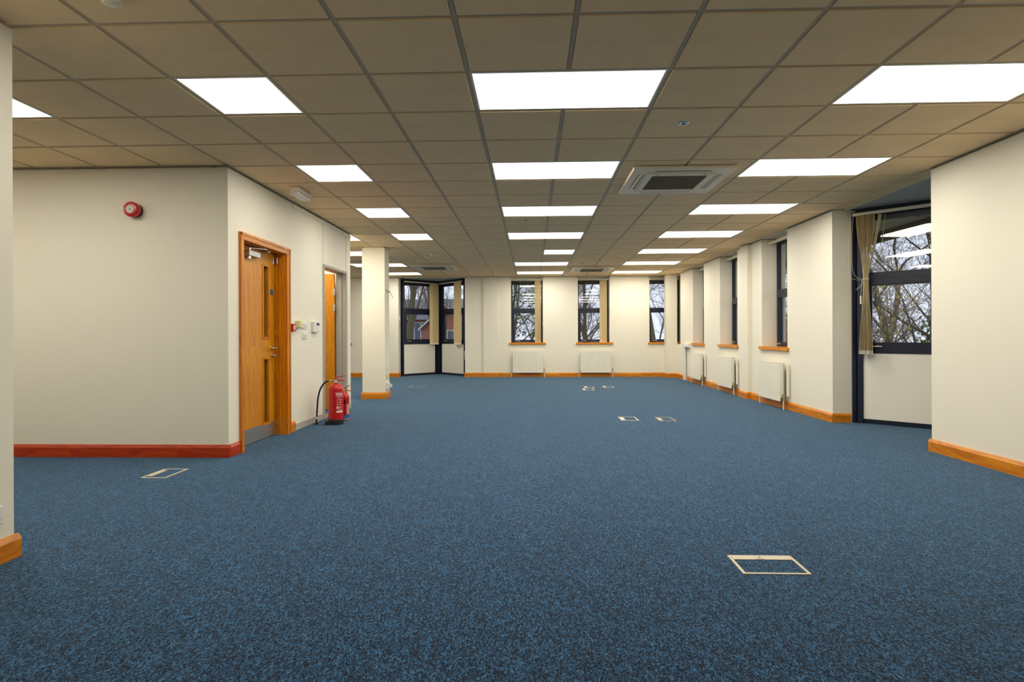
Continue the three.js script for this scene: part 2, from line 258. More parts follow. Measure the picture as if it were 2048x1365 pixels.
// light panels: a glowing diffuser in a slim frame and an area light of its size just below it
const panelLabel = {
  mid: (k) => `long light panel of the middle ceiling row, ${k} long one from the far wall`,
  half: () => 'short square light panel in the middle row between two long ones',
  win: (k) => `long light panel of the ceiling row beside the window wall, ${k} from the far wall`,
  left: (k) => `square light panel of the row beside the two doorways, ${k} from the free column`,
  back: (k) => `long light panel in the row above the free column, ${k} from the far wall`,
  alcove: () => 'white ceiling light panel in the alcove before the red sounder wall',
  alcove2: () => 'white ceiling light panel deep inside the alcove behind the near left wall',
  room: () => 'white ceiling light panel inside the small room behind the open door',
};
const panelGroup = { mid: 'light panels of the middle row', win: 'light panels of the window side row', left: 'square light panels by the doorways', back: 'light panels around the free column' };
const ordinal = ['nearest', 'second', 'third', 'fourth', 'fifth', 'sixth', 'seventh'];
{
  const glow = std({ name: 'light_panel_diffuser', color: lin(0.9, 0.9, 0.88), roughness: 0.5, emissive: PANEL_COLOR, emissiveIntensity: 1.6 });
  for (const [a, b, r, k] of panels) {
    const w = (b - a) * P6, group = panelGroup[k], label = panelLabel[k](ordinal[panels.filter((p) => p[3] === k && p[2] > r).length]);
    const t = thing('ceiling_light', label, 'light panel', [(col(a) + col(b)) / 2, HC + 0.004, -(row(r) + P6 / 2)], 0, group);
    const W = w - 0.024, D = P6 - 0.024, f = 0.014;
    part('frame', [L(-W / 2, W / 2, 0, 0.018, -D / 2, -D / 2 + f), L(-W / 2, W / 2, 0, 0.018, D / 2 - f, D / 2), L(-W / 2, -W / 2 + f, 0, 0.018, -D / 2 + f, D / 2 - f), L(W / 2 - f, W / 2, 0, 0.018, -D / 2 + f, D / 2 - f)], M.whiteMetal, t);
    part('diffuser', L(-W / 2 + f, W / 2 - f, 0.004, 0.012, -D / 2 + f, D / 2 - f), glow, t);
    const l = new THREE.RectAreaLight(PANEL_COLOR, PANEL_LIGHT, W - 2 * f, D - 2 * f); l.name = 'panel_glow'; l.rotation.x = -Math.PI / 2; l.position.y = 0.002; t.add(l);
  }
}

// ---------------------------------------------------------------- windows
const NR = -Math.PI / 2;                                             // turn of things on the right wall: local +z looks into the room, local +x towards the camera
function windowHandle(x, y, z, mat = M.chrome) { return [R(0.11, 0.014, 0.012, 0.004, x, y, z + 0.03), R(0.03, 0.022, 0.034, 0.005, x + 0.03, y, z + 0.015), R(0.03, 0.016, 0.014, 0.004, x + 0.068, y - 0.002, z + 0.03)]; }
let windowNo = 0;
function wallWindow(w, pos, turn, label, sillL = 0.055, sillR = 0.055) {
  const t = new THREE.Group(); t.name = `window_${++windowNo}`; t.position.set(...pos); t.rotation.y = turn; scene.add(t); tag(t, label, 'window', null, 'structure');
  const a = -w / 2, b = w / 2, z0 = -FR - 0.06, z1 = -FR, y0 = 0.912, y1 = 2.6;
  part('frame', [L(a, a + 0.035, y0, y1, z0, z1), L(b - 0.035, b, y0, y1, z0, z1), L(a + 0.035, b - 0.035, y1 - 0.04, y1, z0, z1), L(a + 0.035, b - 0.035, y0, y0 + 0.02, z0, z1)], M.navy, t);
  part('transom', [L(a + 0.035, b - 0.035, 1.745, 1.83, z0, z1)], M.navy, t);
  const s = part('sash', [L(a + 0.036, a + 0.088, 0.934, 1.744, z0 + 0.005, z1 + 0.016), L(b - 0.088, b - 0.036, 0.934, 1.744, z0 + 0.005, z1 + 0.016), L(a + 0.088, b - 0.088, 0.934, 0.985, z0 + 0.005, z1 + 0.016), L(a + 0.088, b - 0.088, 1.70, 1.744, z0 + 0.005, z1 + 0.016)], M.navy, t);
  part('handle', windowHandle(a + 0.16, 0.955, z1 + 0.016), M.chrome, s);
  part('pane', L(a + 0.034, b - 0.034, 1.829, y1 - 0.039, z0 + 0.026, z0 + 0.032), M.glass, t);
  part('pane', L(a + 0.087, b - 0.087, 0.984, 1.701, z0 + 0.026, z0 + 0.032), M.glass, t);
  part('sill', L(a - sillL, b + sillR, SILL + 0.001, 0.911, -0.001, 0.038, 'h'), M.woodTrim, t);
  part('sill_board', L(a + 0.001, b - 0.001, SILL + 0.002, 0.9105, z1 - 0.02, -0.0015, 'h'), M.woodTrim, t);
  return t;
}
wallWindow(0.80, [-5.25, 0, -ZF], 0, 'navy framed window of the far wall hidden behind the enclosed rooms');
wallWindow(0.849, [-0.1115, 0, -ZF], 0, 'navy framed window above the radiator nearest the pointed bay', 0.05, 0.075);
wallWindow(0.834, [1.655, 0, -ZF], 0, 'navy framed window above the far wall radiator nearest the corner', 0.055, 0.09);
wallWindow(0.834, [3.533, 0, -ZF], 0, 'navy framed window behind the slim corner column', 0.045, 0);
const rightWord = ['beside the big bay', 'between the two boxed piers', 'nearest the corner trunking'];
nichesR.forEach(([p, q], i) => wallWindow(q - p, [XR, 0, -(p + q) / 2], NR, `deep recessed navy window in the right wall ${rightWord[i]}`));

/** a vertical blind: a rail and a gathered stack of slats; pinch 0..1 gathers them into an hourglass */
function blind(label, pos, turn, railLen, n, pitch, { y0 = 0.93, y1 = 2.555, pinch = 0, extra = null, slatW = 0.089, start = 0, cord = 1, railOff = 0, splay = 0 } = {}) {
  const t = thing('vertical_blind', label, 'blind', pos, turn);
  part('head_rail', R(railLen, 0.036, 0.042, 0.005, railLen / 2 - railOff, y1 + 0.026, 0), M.cream, t);
  const ribbon = (fx, fw, fa, ya, yb, seg) => {
    const g = new THREE.BoxGeometry(1, 1, 1, 1, seg, 1), p = g.attributes.position;
    for (let i = 0; i < p.count; i++) { const v = p.getY(i) + 0.5, y = ya + (yb - ya) * v, an = fa(v), w = fw(v), cx = p.getX(i) * (ya < y0 ? 0.004 : 0.0016), cz = p.getZ(i) * w; p.setXYZ(i, fx(v) + cx * Math.cos(an) + cz * Math.sin(an), y, -cx * Math.sin(an) + cz * Math.cos(an)); }
    g.computeVertexNormals(); return g;
  };
  const mid = start + (n - 1) * pitch / 2, R0 = rng(n * 7 + Math.round(pitch * 1e4));
  const k = (v) => { if (!pinch) return 1; const d = (v - 0.54) / (v > 0.54 ? 0.46 : 0.54); return 1 - pinch * Math.exp(-d * d * (v > 0.54 ? 3.4 : 2.2)) - (v < 0.54 ? 0.25 * pinch * (1 - v / 0.54) : 0); };
  for (let i = 0; i < n; i++) {
    const x = start + i * pitch, tw = (R0() - 0.5) * 0.16 + splay;
    const s = part('slat', ribbon((v) => mid + (x - mid) * k(v), (v) => slatW * (pinch ? 0.45 + 0.55 * k(v) : 1), (v) => tw + (pinch ? 0.5 * (1 - k(v)) : 0), y0, y1, pinch ? 14 : 4), M.fabric, t);
    part('weight', ribbon((v) => mid + (x - mid) * k(0), () => slatW * (pinch ? 0.45 + 0.55 * k(0) : 1), () => tw + (pinch ? 0.5 * (1 - k(0)) : 0), y0 - 0.045, y0 - 0.0005, 1), M.fabricWeight, s);
  }
  if (extra) for (const [x, x2, ang] of extra) { const f = (v) => x2 + (x - x2) * Math.max(0, (v - 0.54) / 0.46) ** 0.8; part('slat', ribbon((v) => (v > 0.54 ? f(v) : x2), (v) => (v > 0.54 ? slatW * (0.5 + 0.5 * (v - 0.54) / 0.46) : slatW * 0.5), (v) => ang * v, y0 + 0.02, y1, 14), M.fabric, t); }
  if (cord) part('cord', [tube([V(-0.015, y1, 0.03), V(-0.02, 1.9, 0.035), V(-0.012, 1.45, 0.035)], 0.002, 12, 5), tube([V(-0.03, y1, 0.03), V(-0.035, 1.9, 0.035), V(-0.014, 1.45, 0.035)], 0.002, 12, 5), R(0.022, 0.09, 0.018, 0.006, -0.014, 1.42, 0.035)], M.fabricWeight, t);
  return t;
}
// far wall blinds, stacked to the right of their windows
blind('beige vertical blind stacked in the window nearest the pointed bay', [0.30, 0, -(ZF + 0.10)], Math.PI, 0.835, 7, 0.017, { cord: 1, start: 0.07, splay: 0.75 });
blind('beige vertical blind stacked in the far window nearest the corner', [2.06, 0, -(ZF + 0.10)], Math.PI, 0.82, 8, 0.0165, { start: 0.085, cord: 0, splay: 1.0 });
blind('cream blind rail over the window behind the corner column', [3.94, 0, -(ZF + 0.12)], Math.PI, 0.82, 0, 0.016, { start: 0.02, cord: 0 });
nichesR.forEach(([p, q], i) => blind(`beige vertical blind inside the right wall recess ${rightWord[i]}`, [XR + 0.12, 0, -(p + 0.012)], Math.PI / 2, q - p - 0.024, 10, 0.016, { start: 0.02, cord: 0 }));

// pointed bays: two glazed screens that meet in a corner post
function bay(W, pos, turn, label) {
  const t = new THREE.Group(); t.name = `window_${++windowNo}`; t.position.set(...pos); t.rotation.y = turn; scene.add(t); tag(t, label, 'window', null, 'structure');
  const post = (x, z, ang = 0) => { const g = L(-0.05, 0.05, 0, 2.62, -0.05, 0.05); g.rotateY(ang); g.translate(x, 0, z); part('post', g, M.navy, t); };
  const len = Math.hypot(W / 2, BAYD), ang = Math.atan2(BAYD, W / 2), top = 2.6;
  for (const side of [-1, 1]) {
    const mtx = new THREE.Matrix4().makeTranslation(side * W / 2, 0, -FR).multiply(new THREE.Matrix4().makeRotationY(side < 0 ? ang : Math.PI - ang));
    // local run x from the wall (0) to the apex (len); z towards the room is + for the left screen and - for the right one
    const d = -side, Q = (x0, x1, y0, y1, z0, z1) => { const g = L(x0, x1, y0, y1, Math.min(z0 * d, z1 * d), Math.max(z0 * d, z1 * d)); g.applyMatrix4(mtx); return g; };
    const Rt = (g, hx) => { if (d < 0) g.translate(-hx, 0, 0).rotateY(Math.PI).translate(hx, 0, 0); return g.applyMatrix4(mtx); };
    const a = 0.04, b = len - 0.02;
    part('frame', [Q(0, 0.115, 0.0, top, -0.10, -0.03), Q(0.06, 0.115, 0.0, top, -0.03, 0.0), Q(b - 0.10, b, 0, top, -0.10, -0.03), Q(0.115, b - 0.1, 2.50, top, -0.10, -0.03), Q(0.115, b - 0.1, 0, 0.055, -0.10, -0.03)], M.navy, t);
    part('transom', [Q(0.115, b - 0.1, 1.79, 1.86, -0.10, -0.02)], M.navy, t);
    const s = part('sash', [Q(0.12, 0.20, 0.87, 1.788, -0.09, -0.012), Q(b - 0.185, b - 0.105, 0.87, 1.788, -0.09, -0.012), Q(0.2, b - 0.185, 0.87, 0.99, -0.09, -0.012), Q(0.2, b - 0.185, 1.71, 1.788, -0.09, -0.012)], M.navy, t);
    part('glazing_bead', [Q(0.2, 0.215, 0.99, 1.71, -0.05, -0.02), Q(b - 0.2, b - 0.185, 0.99, 1.71, -0.05, -0.02), Q(0.215, b - 0.2, 0.99, 1.005, -0.05, -0.02), Q(0.215, b - 0.2, 1.695, 1.71, -0.05, -0.02)], M.navy, s);
    const hx = side < 0 ? 0.25 : len - 0.36;
    part('handle', windowHandle(hx, 0.955, 0).map((g) => Rt(g, hx)), M.chrome, s);
    part('pane', Q(0.114, b - 0.099, 1.859, 2.501, -0.066, -0.06), M.glass, t);
    part('pane', Q(0.199, b - 0.184, 0.989, 1.711, -0.066, -0.06), M.glass, t);
    const ip = part('infill_panel', Q(0.12, b - 0.105, 0.058, 0.868, -0.08, -0.022), M.infill, t);
    part('screw_cap', [0.13, 0.47, 0.80].flatMap((y) => [0.15, b - 0.135].map((x) => { const g = cyl(0.006, 0.007, 0.004, x, y, -0.02 * d, 'z', 10); g.applyMatrix4(mtx); return g; })), M.whitePlastic, ip);
    part('upstand', Q(-0.05, b + 0.1, 2.6, 2.8, -0.12, -0.03), M.navy, t);
  }
  post(0, -FR - BAYD + 0.0, Math.PI / 4);
  part('jamb', [L(-W / 2 - 0.001, -W / 2 + 0.02, 0, 2.62, -FR - 0.12, -FR + 0.004), L(W / 2 - 0.02, W / 2 + 0.001, 0, 2.62, -FR - 0.12, -FR + 0.004)], M.navy, t);
  return t;
}
bay(BAYF.w, [BAYF.c, 0, -ZF], 0, 'pointed navy framed bay window in the far wall with white lower panels');
bay(BAYR.w, [XR, 0, -BAYR.c], NR, 'large pointed navy framed bay window in the right wall near the tied blind');
{
  const ang = Math.atan2(BAYD, BAYF.w / 2), L2 = Math.hypot(BAYD, BAYF.w / 2);
  const at = (B0, wallZ, s, x, off) => { // a point x along a screen of the far bay, off metres into the room
    const sx = -B0.w / 2 + x * Math.cos(ang) + off * Math.sin(ang), sz = -FR - x * Math.sin(ang) + off * Math.cos(ang); return [s * sx, sz]; };
  // far bay: left screen, rail over its whole length with the stack at the apex; right screen, the stack near the wall
  const [lx, lz] = at(BAYF, 0, 1, L2 - 0.075, 0.06); blind('beige vertical blind stacked at the apex of the far pointed bay', [BAYF.c + lx, 0, -ZF + lz], Math.PI + ang, L2 - 0.16, 13, 0.0175, { start: 0.03, cord: 0, y0: 0.90, splay: 1.0 });
  const [rx, rz] = at(BAYF, 0, -1, 0.11, 0.06); blind('beige vertical blind stacked at the wall side of the far pointed bay', [BAYF.c + rx, 0, -ZF + rz], Math.PI - ang, L2 - 0.25, 13, 0.0175, { start: 0.09, cord: 0, y0: 0.90, splay: -1.0 });
  // right bay: rail along the screen that faces the room, slats tied together in the middle
  const angR = Math.atan2(BAYD, BAYR.w / 2), LR = Math.hypot(BAYD, BAYR.w / 2);
  const sx = -BAYR.w / 2 + 0.03 * Math.cos(angR) + 0.075 * Math.sin(angR), sz = -FR - 0.03 * Math.sin(angR) + 0.075 * Math.cos(angR);
  const t = blind('beige vertical blind tied at its waist in the large right bay', [XR - sz * -1 * -1, 0, -BAYR.c + sx], NR + angR, LR - 0.1, 16, 0.0128, { start: 0.045, cord: 0, pinch: 0.74, y0: 0.905, y1: 2.55, extra: [[0.295, 0.15, -0.2]] });
  const waist = 0.905 + (2.55 - 0.905) * 0.54;
  part('tie', [new THREE.TorusGeometry(0.032, 0.004, 8, 20).rotateX(Math.PI / 2).scale(1.1, 1, 0.9).translate(0.141, waist - 0.02, 0.0)], M.fabricWeight, t);
  part('cord', [tube([V(0.02, 2.55, 0.05), V(0.005, 2.2, 0.06), V(0.04, waist + 0.02, 0.055), V(0.12, waist - 0.02, 0.045)], 0.0014, 24, 5), tube([V(-0.01, 2.55, 0.05), V(-0.03, 2.1, 0.07), V(0.0, waist, 0.08), V(0.11, waist - 0.03, 0.045)], 0.0014, 24, 5), tube([V(0.118, waist - 0.02, 0.05), V(0.10, waist - 0.10, 0.06), V(0.05, waist - 0.15, 0.07)], 0.002, 16, 5), tube([V(0.12, waist - 0.02, 0.05), V(0.105, 1.64, 0.055), V(0.10, 1.56, 0.055)], 0.002, 10, 5), R(0.018, 0.10, 0.014, 0.005, 0.10, 1.52, 0.055)], M.fabricWeight, t);
  part('pull_chain', [tube([V(0.35, 2.55, 0.02), V(0.33, 2.3, 0.02), V(0.31, 2.15, 0.02)], 0.0015, 10, 4), tube([V(0.15, 0.91, 0.01), V(0.152, 0.88, 0.01), V(0.15, 0.85, 0.01)], 0.003, 6, 5)], M.fabricWeight, t);
}

// ---------------------------------------------------------------- skirting boards
const SK = [[0, 0], [0.021, 0], [0.021, 0.088], [0.008, 0.115], [0, 0.115]];
function boards(name, label, mat, list) {
  const t = new THREE.Group(); t.name = name; scene.add(t); tag(t, label, 'skirting board', null, 'structure');
  for (const [x0, z0, x1, z1, nx, nz] of list) part('board', moulding(SK, V(x0, 0, -z0), V(x1, 0, -z1), V(nx, 0, -nz)), mat, t);
  return t;
}
const e = 0.0204;                                                    // boards run past an outer corner by almost their thickness, the next one butts against them
boards('baseboard_right', 'varnished timber skirting along the right wall and its piers', M.woodTrim, [
  [XR, ZB, XR, 5.5845 + e, -1, 0], [XR, 5.5845, XR + 0.23, 5.5845, 0, 1],
  [XR + 0.215, 7.378, XR, 7.378, 0, -1], [XR, 7.378 - e, XR, 10.047, -1, 0], [XR, 10.068, XR - 0.06, 10.068, 0, -1], [XR - 0.06, 10.068 - e, XR - 0.06, 10.43 + e, -1, 0], [XR, 10.43, XR, 15.058, -1, 0],
  [XR, 15.08, 3.50, 15.08, 0, -1], [3.50, 15.08 - e, 3.50, ZF - 0.022, -1, 0]]);
boards('baseboard_far', 'varnished timber skirting along the far wall under the windows', M.woodTrim, [
  [XO, ZF, -3.544 + e, ZF, 0, -1], [-3.544, ZF, -3.544, ZF + 0.2, 1, 0], [-1.761, ZF, -1.761, ZF + 0.2, -1, 0],
  [-1.761 - e, ZF, -1.267, ZF, 0, -1], [-1.267 - e, ZF - 0.045, -0.881 + e, ZF - 0.045, 0, -1], [-0.881, ZF, 1.0, ZF, 0, -1], [1.0, ZF, 3.50, ZF, 0, -1]]);
boards('baseboard_left', 'red stained timber skirting under the red sounder wall', M.woodRed, [[XO, 5.2, XL + e, 5.2, 0, -1], [XL, 5.2, XL, 5.385, 1, 0]]);
boards('baseboard_near_left', 'varnished timber skirting around the near left wall end', M.woodTrim, [[XN, ZB, XN, 2.824 + e, 1, 0], [XN, 2.824, -2.82, 2.824, 0, 1]]);
boards('baseboard_column', 'varnished timber skirting wrapped around the free column', M.woodTrim, [[-2.957 - e, 10.05, -2.56 + e, 10.05, 0, -1], [-2.56, 10.05, -2.56, 10.37, 1, 0], [-2.957, 10.05, -2.957, 10.37, -1, 0], [-2.56 + e, 10.37, -2.957 - e, 10.37, 0, 1]]);
{
  const t = boards('baseboard_block', 'short timber skirting and grey vinyl skirting beside the doorways', M.woodTrim, [[XL, 6.525, XL, 6.66, 1, 0]]);
  part('vinyl_skirting', [B(XL, XL + 0.006, 0, 0.075, 6.66, 7.60), B(XL, XL + 0.006, 0, 0.075, 8.60, 8.786), B(XL - 0.2, XL + 0.006, 0, 0.075, 8.78, 8.786)], M.greyPvc, t);
}

// ---------------------------------------------------------------- door 1: closed oak door with two slim vision panels
{
  const t = new THREE.Group(); t.name = 'door_1'; scene.add(t); tag(t, 'varnished oak fire door with two slim vision panels and steel kick plate', 'door', null, 'structure');
  const z0 = 5.465, z1 = 6.415, y1 = 2.035, X0 = XL - 0.14;            // clear opening
  part('architrave', [B(XL, XL + 0.022, 0, 2.095, 5.392, 5.455), B(XL, XL + 0.022, 0, 2.095, 6.432, 6.52)], M.woodTrim, t);
  part('architrave_head', [B(XL, XL + 0.0215, 2.03, 2.10, 5.388, 6.524, 'h')], M.woodTrim, t);
  part('architrave_bead', [B(XL + 0.022, XL + 0.028, 0, 2.09, 5.392, 5.412), B(XL + 0.022, XL + 0.028, 0, 2.09, 6.498, 6.52), B(XL + 0.0215, XL + 0.028, 2.075, 2.10, 5.392, 6.52, 'h')], M.wood, t);
  part('lining', [B(X0, XL, 0, y1 + 0.03, z0 - 0.03, z0), B(X0, XL, 0, y1 + 0.03, z1, z1 + 0.03), B(X0, XL, y1, y1 + 0.03, z0, z1, 'h')], M.woodTrim, t);
  part('door_stop', [B(XL - 0.06, XL - 0.01, 0, y1, z1 - 0.012, z1), B(XL - 0.06, XL - 0.01, y1 - 0.012, y1, z0, z1 - 0.012, 'h')], M.wood, t);
  // the leaf stands just ajar of its stop
  const F = XL - 0.108, K = F - 0.044, w = [6.118, 6.238], la = z0 + 0.004, lb = z1 - 0.022;
  const leaf = part('leaf', [B(K, F, 0.008, y1 - 0.006, la, w[0]), B(K, F, 0.008, y1 - 0.006, w[1], lb), B(K, F, 0.008, 0.165, w[0], w[1]), B(K, F, 0.86, 1.095, w[0], w[1]), B(K, F, 1.865, y1 - 0.006, w[0], w[1])], M.woodLeaf, t);
  for (const [a, b] of [[0.165, 0.86], [1.095, 1.865]]) {
    part('glazing_bead', [B(F - 0.012, F + 0.008, a - 0.018, b + 0.018, w[0] - 0.018, w[0] + 0.004), B(F - 0.012, F + 0.008, a - 0.018, b + 0.018, w[1] - 0.004, w[1] + 0.018), B(F - 0.012, F + 0.008, a - 0.018, a + 0.004, w[0], w[1], 'h'), B(F - 0.012, F + 0.008, b - 0.004, b + 0.018, w[0], w[1], 'h')], M.woodTrim, leaf);
    part('vision_pane', B(F - 0.026, F - 0.02, a, b, w[0], w[1]), M.glass, leaf);
  }
  part('kick_plate', B(F, F + 0.0015, 0.012, 0.162, la + 0.01, lb - 0.012), M.steel, leaf);
  const lever = [cyl(0.026, 0.026, 0.008, F + 0.004, 0.975, -(lb - 0.062), 'x'), cyl(0.009, 0.009, 0.05, F + 0.03, 0.975, -(lb - 0.062), 'x', 12), R(0.016, 0.018, 0.135, 0.007, F + 0.055, 0.975, -(lb - 0.062) + 0.055)];
  part('lever_handle', lever, M.chrome, leaf);
  part('lock_turn', [cyl(0.026, 0.026, 0.008, F + 0.004, 0.893, -(lb - 0.062), 'x'), cyl(0.014, 0.012, 0.03, F + 0.02, 0.893, -(lb - 0.062), 'x'), R(0.012, 0.034, 0.012, 0.004, F + 0.036, 0.893, -(lb - 0.062))], M.chrome, leaf);
  part('sign_disc', [cyl(0.035, 0.035, 0.003, F + 0.0015, 1.592, -(lb - 0.07), 'x', 28)], M.blue, leaf);
  part('contact', R(0.014, 0.066, 0.016, 0.004, F + 0.007, 1.94, -(lb - 0.04)), M.whitePlastic, leaf);
  part('frame_contact', R(0.014, 0.066, 0.016, 0.004, XL - 0.075, 1.95, -(z1 - 0.022)), M.whitePlastic, t);
  const c = part('closer', [R(0.055, 0.058, 0.24, 0.006, F + 0.03, 1.945, -5.83)], M.steel, leaf);
  part('closer_cap', [cyl(0.02, 0.022, 0.03, F + 0.03, 1.905, -5.75), cyl(0.012, 0.012, 0.03, F + 0.03, 1.985, -5.76)], M.chrome, leaf);
  const arm = (A, Bq, r) => { const d = Bq.clone().sub(A), g = new THREE.BoxGeometry(0.018, 0.006, d.length()); g.lookAt(d); g.translate((A.x + Bq.x) / 2, (A.y + Bq.y) / 2, (A.z + Bq.z) / 2); return g; };
  part('closer_arm', [arm(V(F + 0.03, 1.998, -5.76), V(F + 0.125, 2.004, -5.92)), arm(V(F + 0.125, 2.010, -5.92), V(F + 0.05, 2.014, -6.13)), R(0.02, 0.03, 0.05, 0.003, F + 0.05, 2.016, -6.14)], M.steel, leaf);
}
// ---------------------------------------------------------------- door 2: grey steel frame, oak veneer leaf standing open into the lit room
{
  const t = new THREE.Group(); t.name = 'door_2'; scene.add(t); tag(t, 'plain oak veneer door standing open inside a grey metal frame', 'door', null, 'structure');
  const a = 7.62, b = 8.57, X0 = XL - 0.142, h = 2.03;
  part('frame', [B(X0, XL + 0.012, 0, h + 0.034, a - 0.022, a + 0.03), B(X0, XL + 0.012, 0, h + 0.034, b - 0.03, b + 0.03), B(X0, XL + 0.012, h, h + 0.034, a + 0.03, b - 0.03)], M.grey, t);
  part('frame_stop', [B(X0 + 0.05, XL - 0.055, 0, h, b - 0.044, b - 0.03), B(X0 + 0.05, XL - 0.055, 0, h, a + 0.03, a + 0.044)], M.grey, t);
  part('fixing_cap', [cyl(0.006, 0.006, 0.004, XL - 0.02, 1.42, -(b - 0.031), 'z', 10), cyl(0.006, 0.006, 0.004, XL - 0.02, 1.36, -(b - 0.031), 'z', 10)], M.whitePlastic, t);
  const leaf = part('leaf', B(X0 - 0.90, X0 - 0.012, 0.012, h - 0.006, b - 0.072, b - 0.03), M.woodLeaf, t);
  for (const y of [0.25, 1.53, 1.76]) part('hinge', [cyl(0.008, 0.008, 0.10, X0 - 0.004, y, -(b - 0.078), 'y', 12), B(X0 - 0.03, X0 - 0.012, y - 0.05, y + 0.05, b - 0.0735, b - 0.072)], M.steel, leaf);
}
const inner = solo('threshold_strip', B(XL - 0.14, XL, 0.0005, 0.004, 7.65, 8.54), M.steel, 'thin metal strip across the threshold of the open door', 'threshold', null, 'structure');

// ---------------------------------------------------------------- radiators
function radiator() {
  const t = new THREE.Group(), w = 0.80, y0 = 0.115, y1 = 0.69, zf = 0.10;
  const s = new THREE.Shape(), n = 24; s.moveTo(-w / 2 + 0.012, zf - 0.016);
  const pt = []; for (let i = 0; i < n; i++) { const x = -w / 2 + 0.012 + (w - 0.024) * i / n, p = (w - 0.024) / n; pt.push([x + p * 0.08, zf - 0.007], [x + p * 0.22, zf], [x + p * 0.78, zf], [x + p * 0.92, zf - 0.007]); }
  for (const q of pt) s.lineTo(...q); s.lineTo(w / 2 - 0.012, zf - 0.016);
  const g = new THREE.ExtrudeGeometry(s, { depth: y1 - y0 - 0.075, bevelEnabled: false }); g.rotateX(-Math.PI / 2); g.scale(1, 1, -1); { const q = g.toNonIndexed().attributes.position.array; for (let i = 0; i < q.length; i += 9) for (let k = 0; k < 3; k++) { const v = q[i + 3 + k]; q[i + 3 + k] = q[i + 6 + k]; q[i + 6 + k] = v; } const f = new THREE.BufferGeometry(); f.setAttribute('position', new THREE.BufferAttribute(q, 3)); f.computeVertexNormals(); f.translate(0, y0 + 0.045, 0); g.copy(f); }
  part('front_panel', [g, R(w, 0.05, 0.016, 0.006, 0, y0 + 0.025, zf - 0.009), R(w, 0.032, 0.014, 0.005, 0, y1 - 0.032, zf - 0.010), L(-w / 2, -w / 2 + 0.014, y0 + 0.02, y1 - 0.02, zf - 0.018, zf - 0.004), L(w / 2 - 0.014, w / 2, y0 + 0.02, y1 - 0.02, zf - 0.018, zf - 0.004)], M.whiteMetal, t);
  part('back_panel', L(-w / 2, w / 2, y0, y1 - 0.02, 0.03, 0.044), M.whiteMetal, t);
  part('top_grille', [L(-w / 2, w / 2, y1 - 0.018, y1, zf - 0.014, zf - 0.001), L(-w / 2, w / 2, y1 - 0.018, y1, 0.028, 0.04), ...Array.from({ length: 34 }, (_, i) => L(-w / 2 + 0.006 + i * 0.0238, -w / 2 + 0.012 + i * 0.0238, y1 - 0.016, y1 - 0.002, 0.04, zf - 0.014))], M.whiteMetal, t);
  for (const x of [-w / 2 + 0.003, w / 2 - 0.003]) part('side_panel', L(x - 0.003, x + 0.003, y0 + 0.06, y1, 0.034, zf - 0.018), M.whiteMetal, t);
  part('bracket', [L(-0.3, -0.27, y0 + 0.05, y1 - 0.06, -0.002, 0.03), L(0.27, 0.3, y0 + 0.05, y1 - 0.06, -0.002, 0.03)], M.grey, t);
  part('valve', [cyl(0.016, 0.018, 0.05, w / 2 + 0.038, 0.205, 0.06), cyl(0.011, 0.011, 0.05, w / 2 + 0.038, 0.165, 0.06), cyl(0.012, 0.012, 0.05, w / 2 + 0.02, 0.15, 0.06, 'x', 14), cyl(0.017, 0.017, 0.016, w / 2 + 0.038, 0.137, 0.06, 'y', 6)], M.brass, t);
  part('lockshield', [cyl(0.010, 0.012, 0.04, -w / 2 - 0.035, 0.175, 0.06), cyl(0.012, 0.012, 0.05, -w / 2 - 0.018, 0.15, 0.06, 'x', 14)], M.chrome, t);
  for (const x of [-w / 2 - 0.035, w / 2 + 0.038]) part('pipe', cyl(0.0085, 0.0085, 0.155, x, 0.0775, 0.06, 'y', 12), M.whiteMetal, t);
  return t;
}
{
  const proto = radiator();
  const put = (x, Z, turn, label, group) => { const r = proto.clone(); r.name = numbered('radiator'); scene.add(r); r.position.set(x, 0, -Z); r.rotation.y = turn; tag(r, label, 'radiator', group); return r; };
  put(-0.092, ZF - 0.023, 0, 'white panel radiator under the far window nearest the pointed bay');
  put(1.695, ZF - 0.023, 0, 'white panel radiator under the far window nearest the corner');
  put(XR - 0.023, 9.04, NR, 'white panel radiator on the right wall beside the big bay');
  put(XR - 0.023, 11.12, NR, 'white panel radiator on the right wall beyond the boxed pipe');
  put(XR - 0.023, 13.06, NR, 'white panel radiator on the right wall next to the white trunking');
  // a white riser stands beside each right wall radiator
  [[8.57, 'beside the big bay'], [10.66, 'beyond the boxed pipe'], [12.60, 'next to the white trunking']].forEach(([Z, w]) => solo('riser_pipe', [cyl(0.02, 0.02, 0.47, XR - 0.03, 0.435, -Z, 'y', 14)], M.whiteMetal, `white vertical pipe at the near end of the radiator ${w}`, 'pipe'));
}
{
  const t = thing('cable_trunking', 'white cable trunking drop with outlet box in the far right corner', 'trunking', [XR, 0, -14.2], NR);
  part('drop', R(0.10, 0.80, 0.05, 0.004, 0, 0.402, 0.046), M.whitePlastic, t);
  part('outlet_box', R(0.50, 0.085, 0.07, 0.006, 0.10, 0.845, 0.036), M.whitePlastic, t);
  part('outlet_plate', R(0.20, 0.06, 0.02, 0.004, 0.22, 0.84, 0.078), M.whitePlastic, t);
}

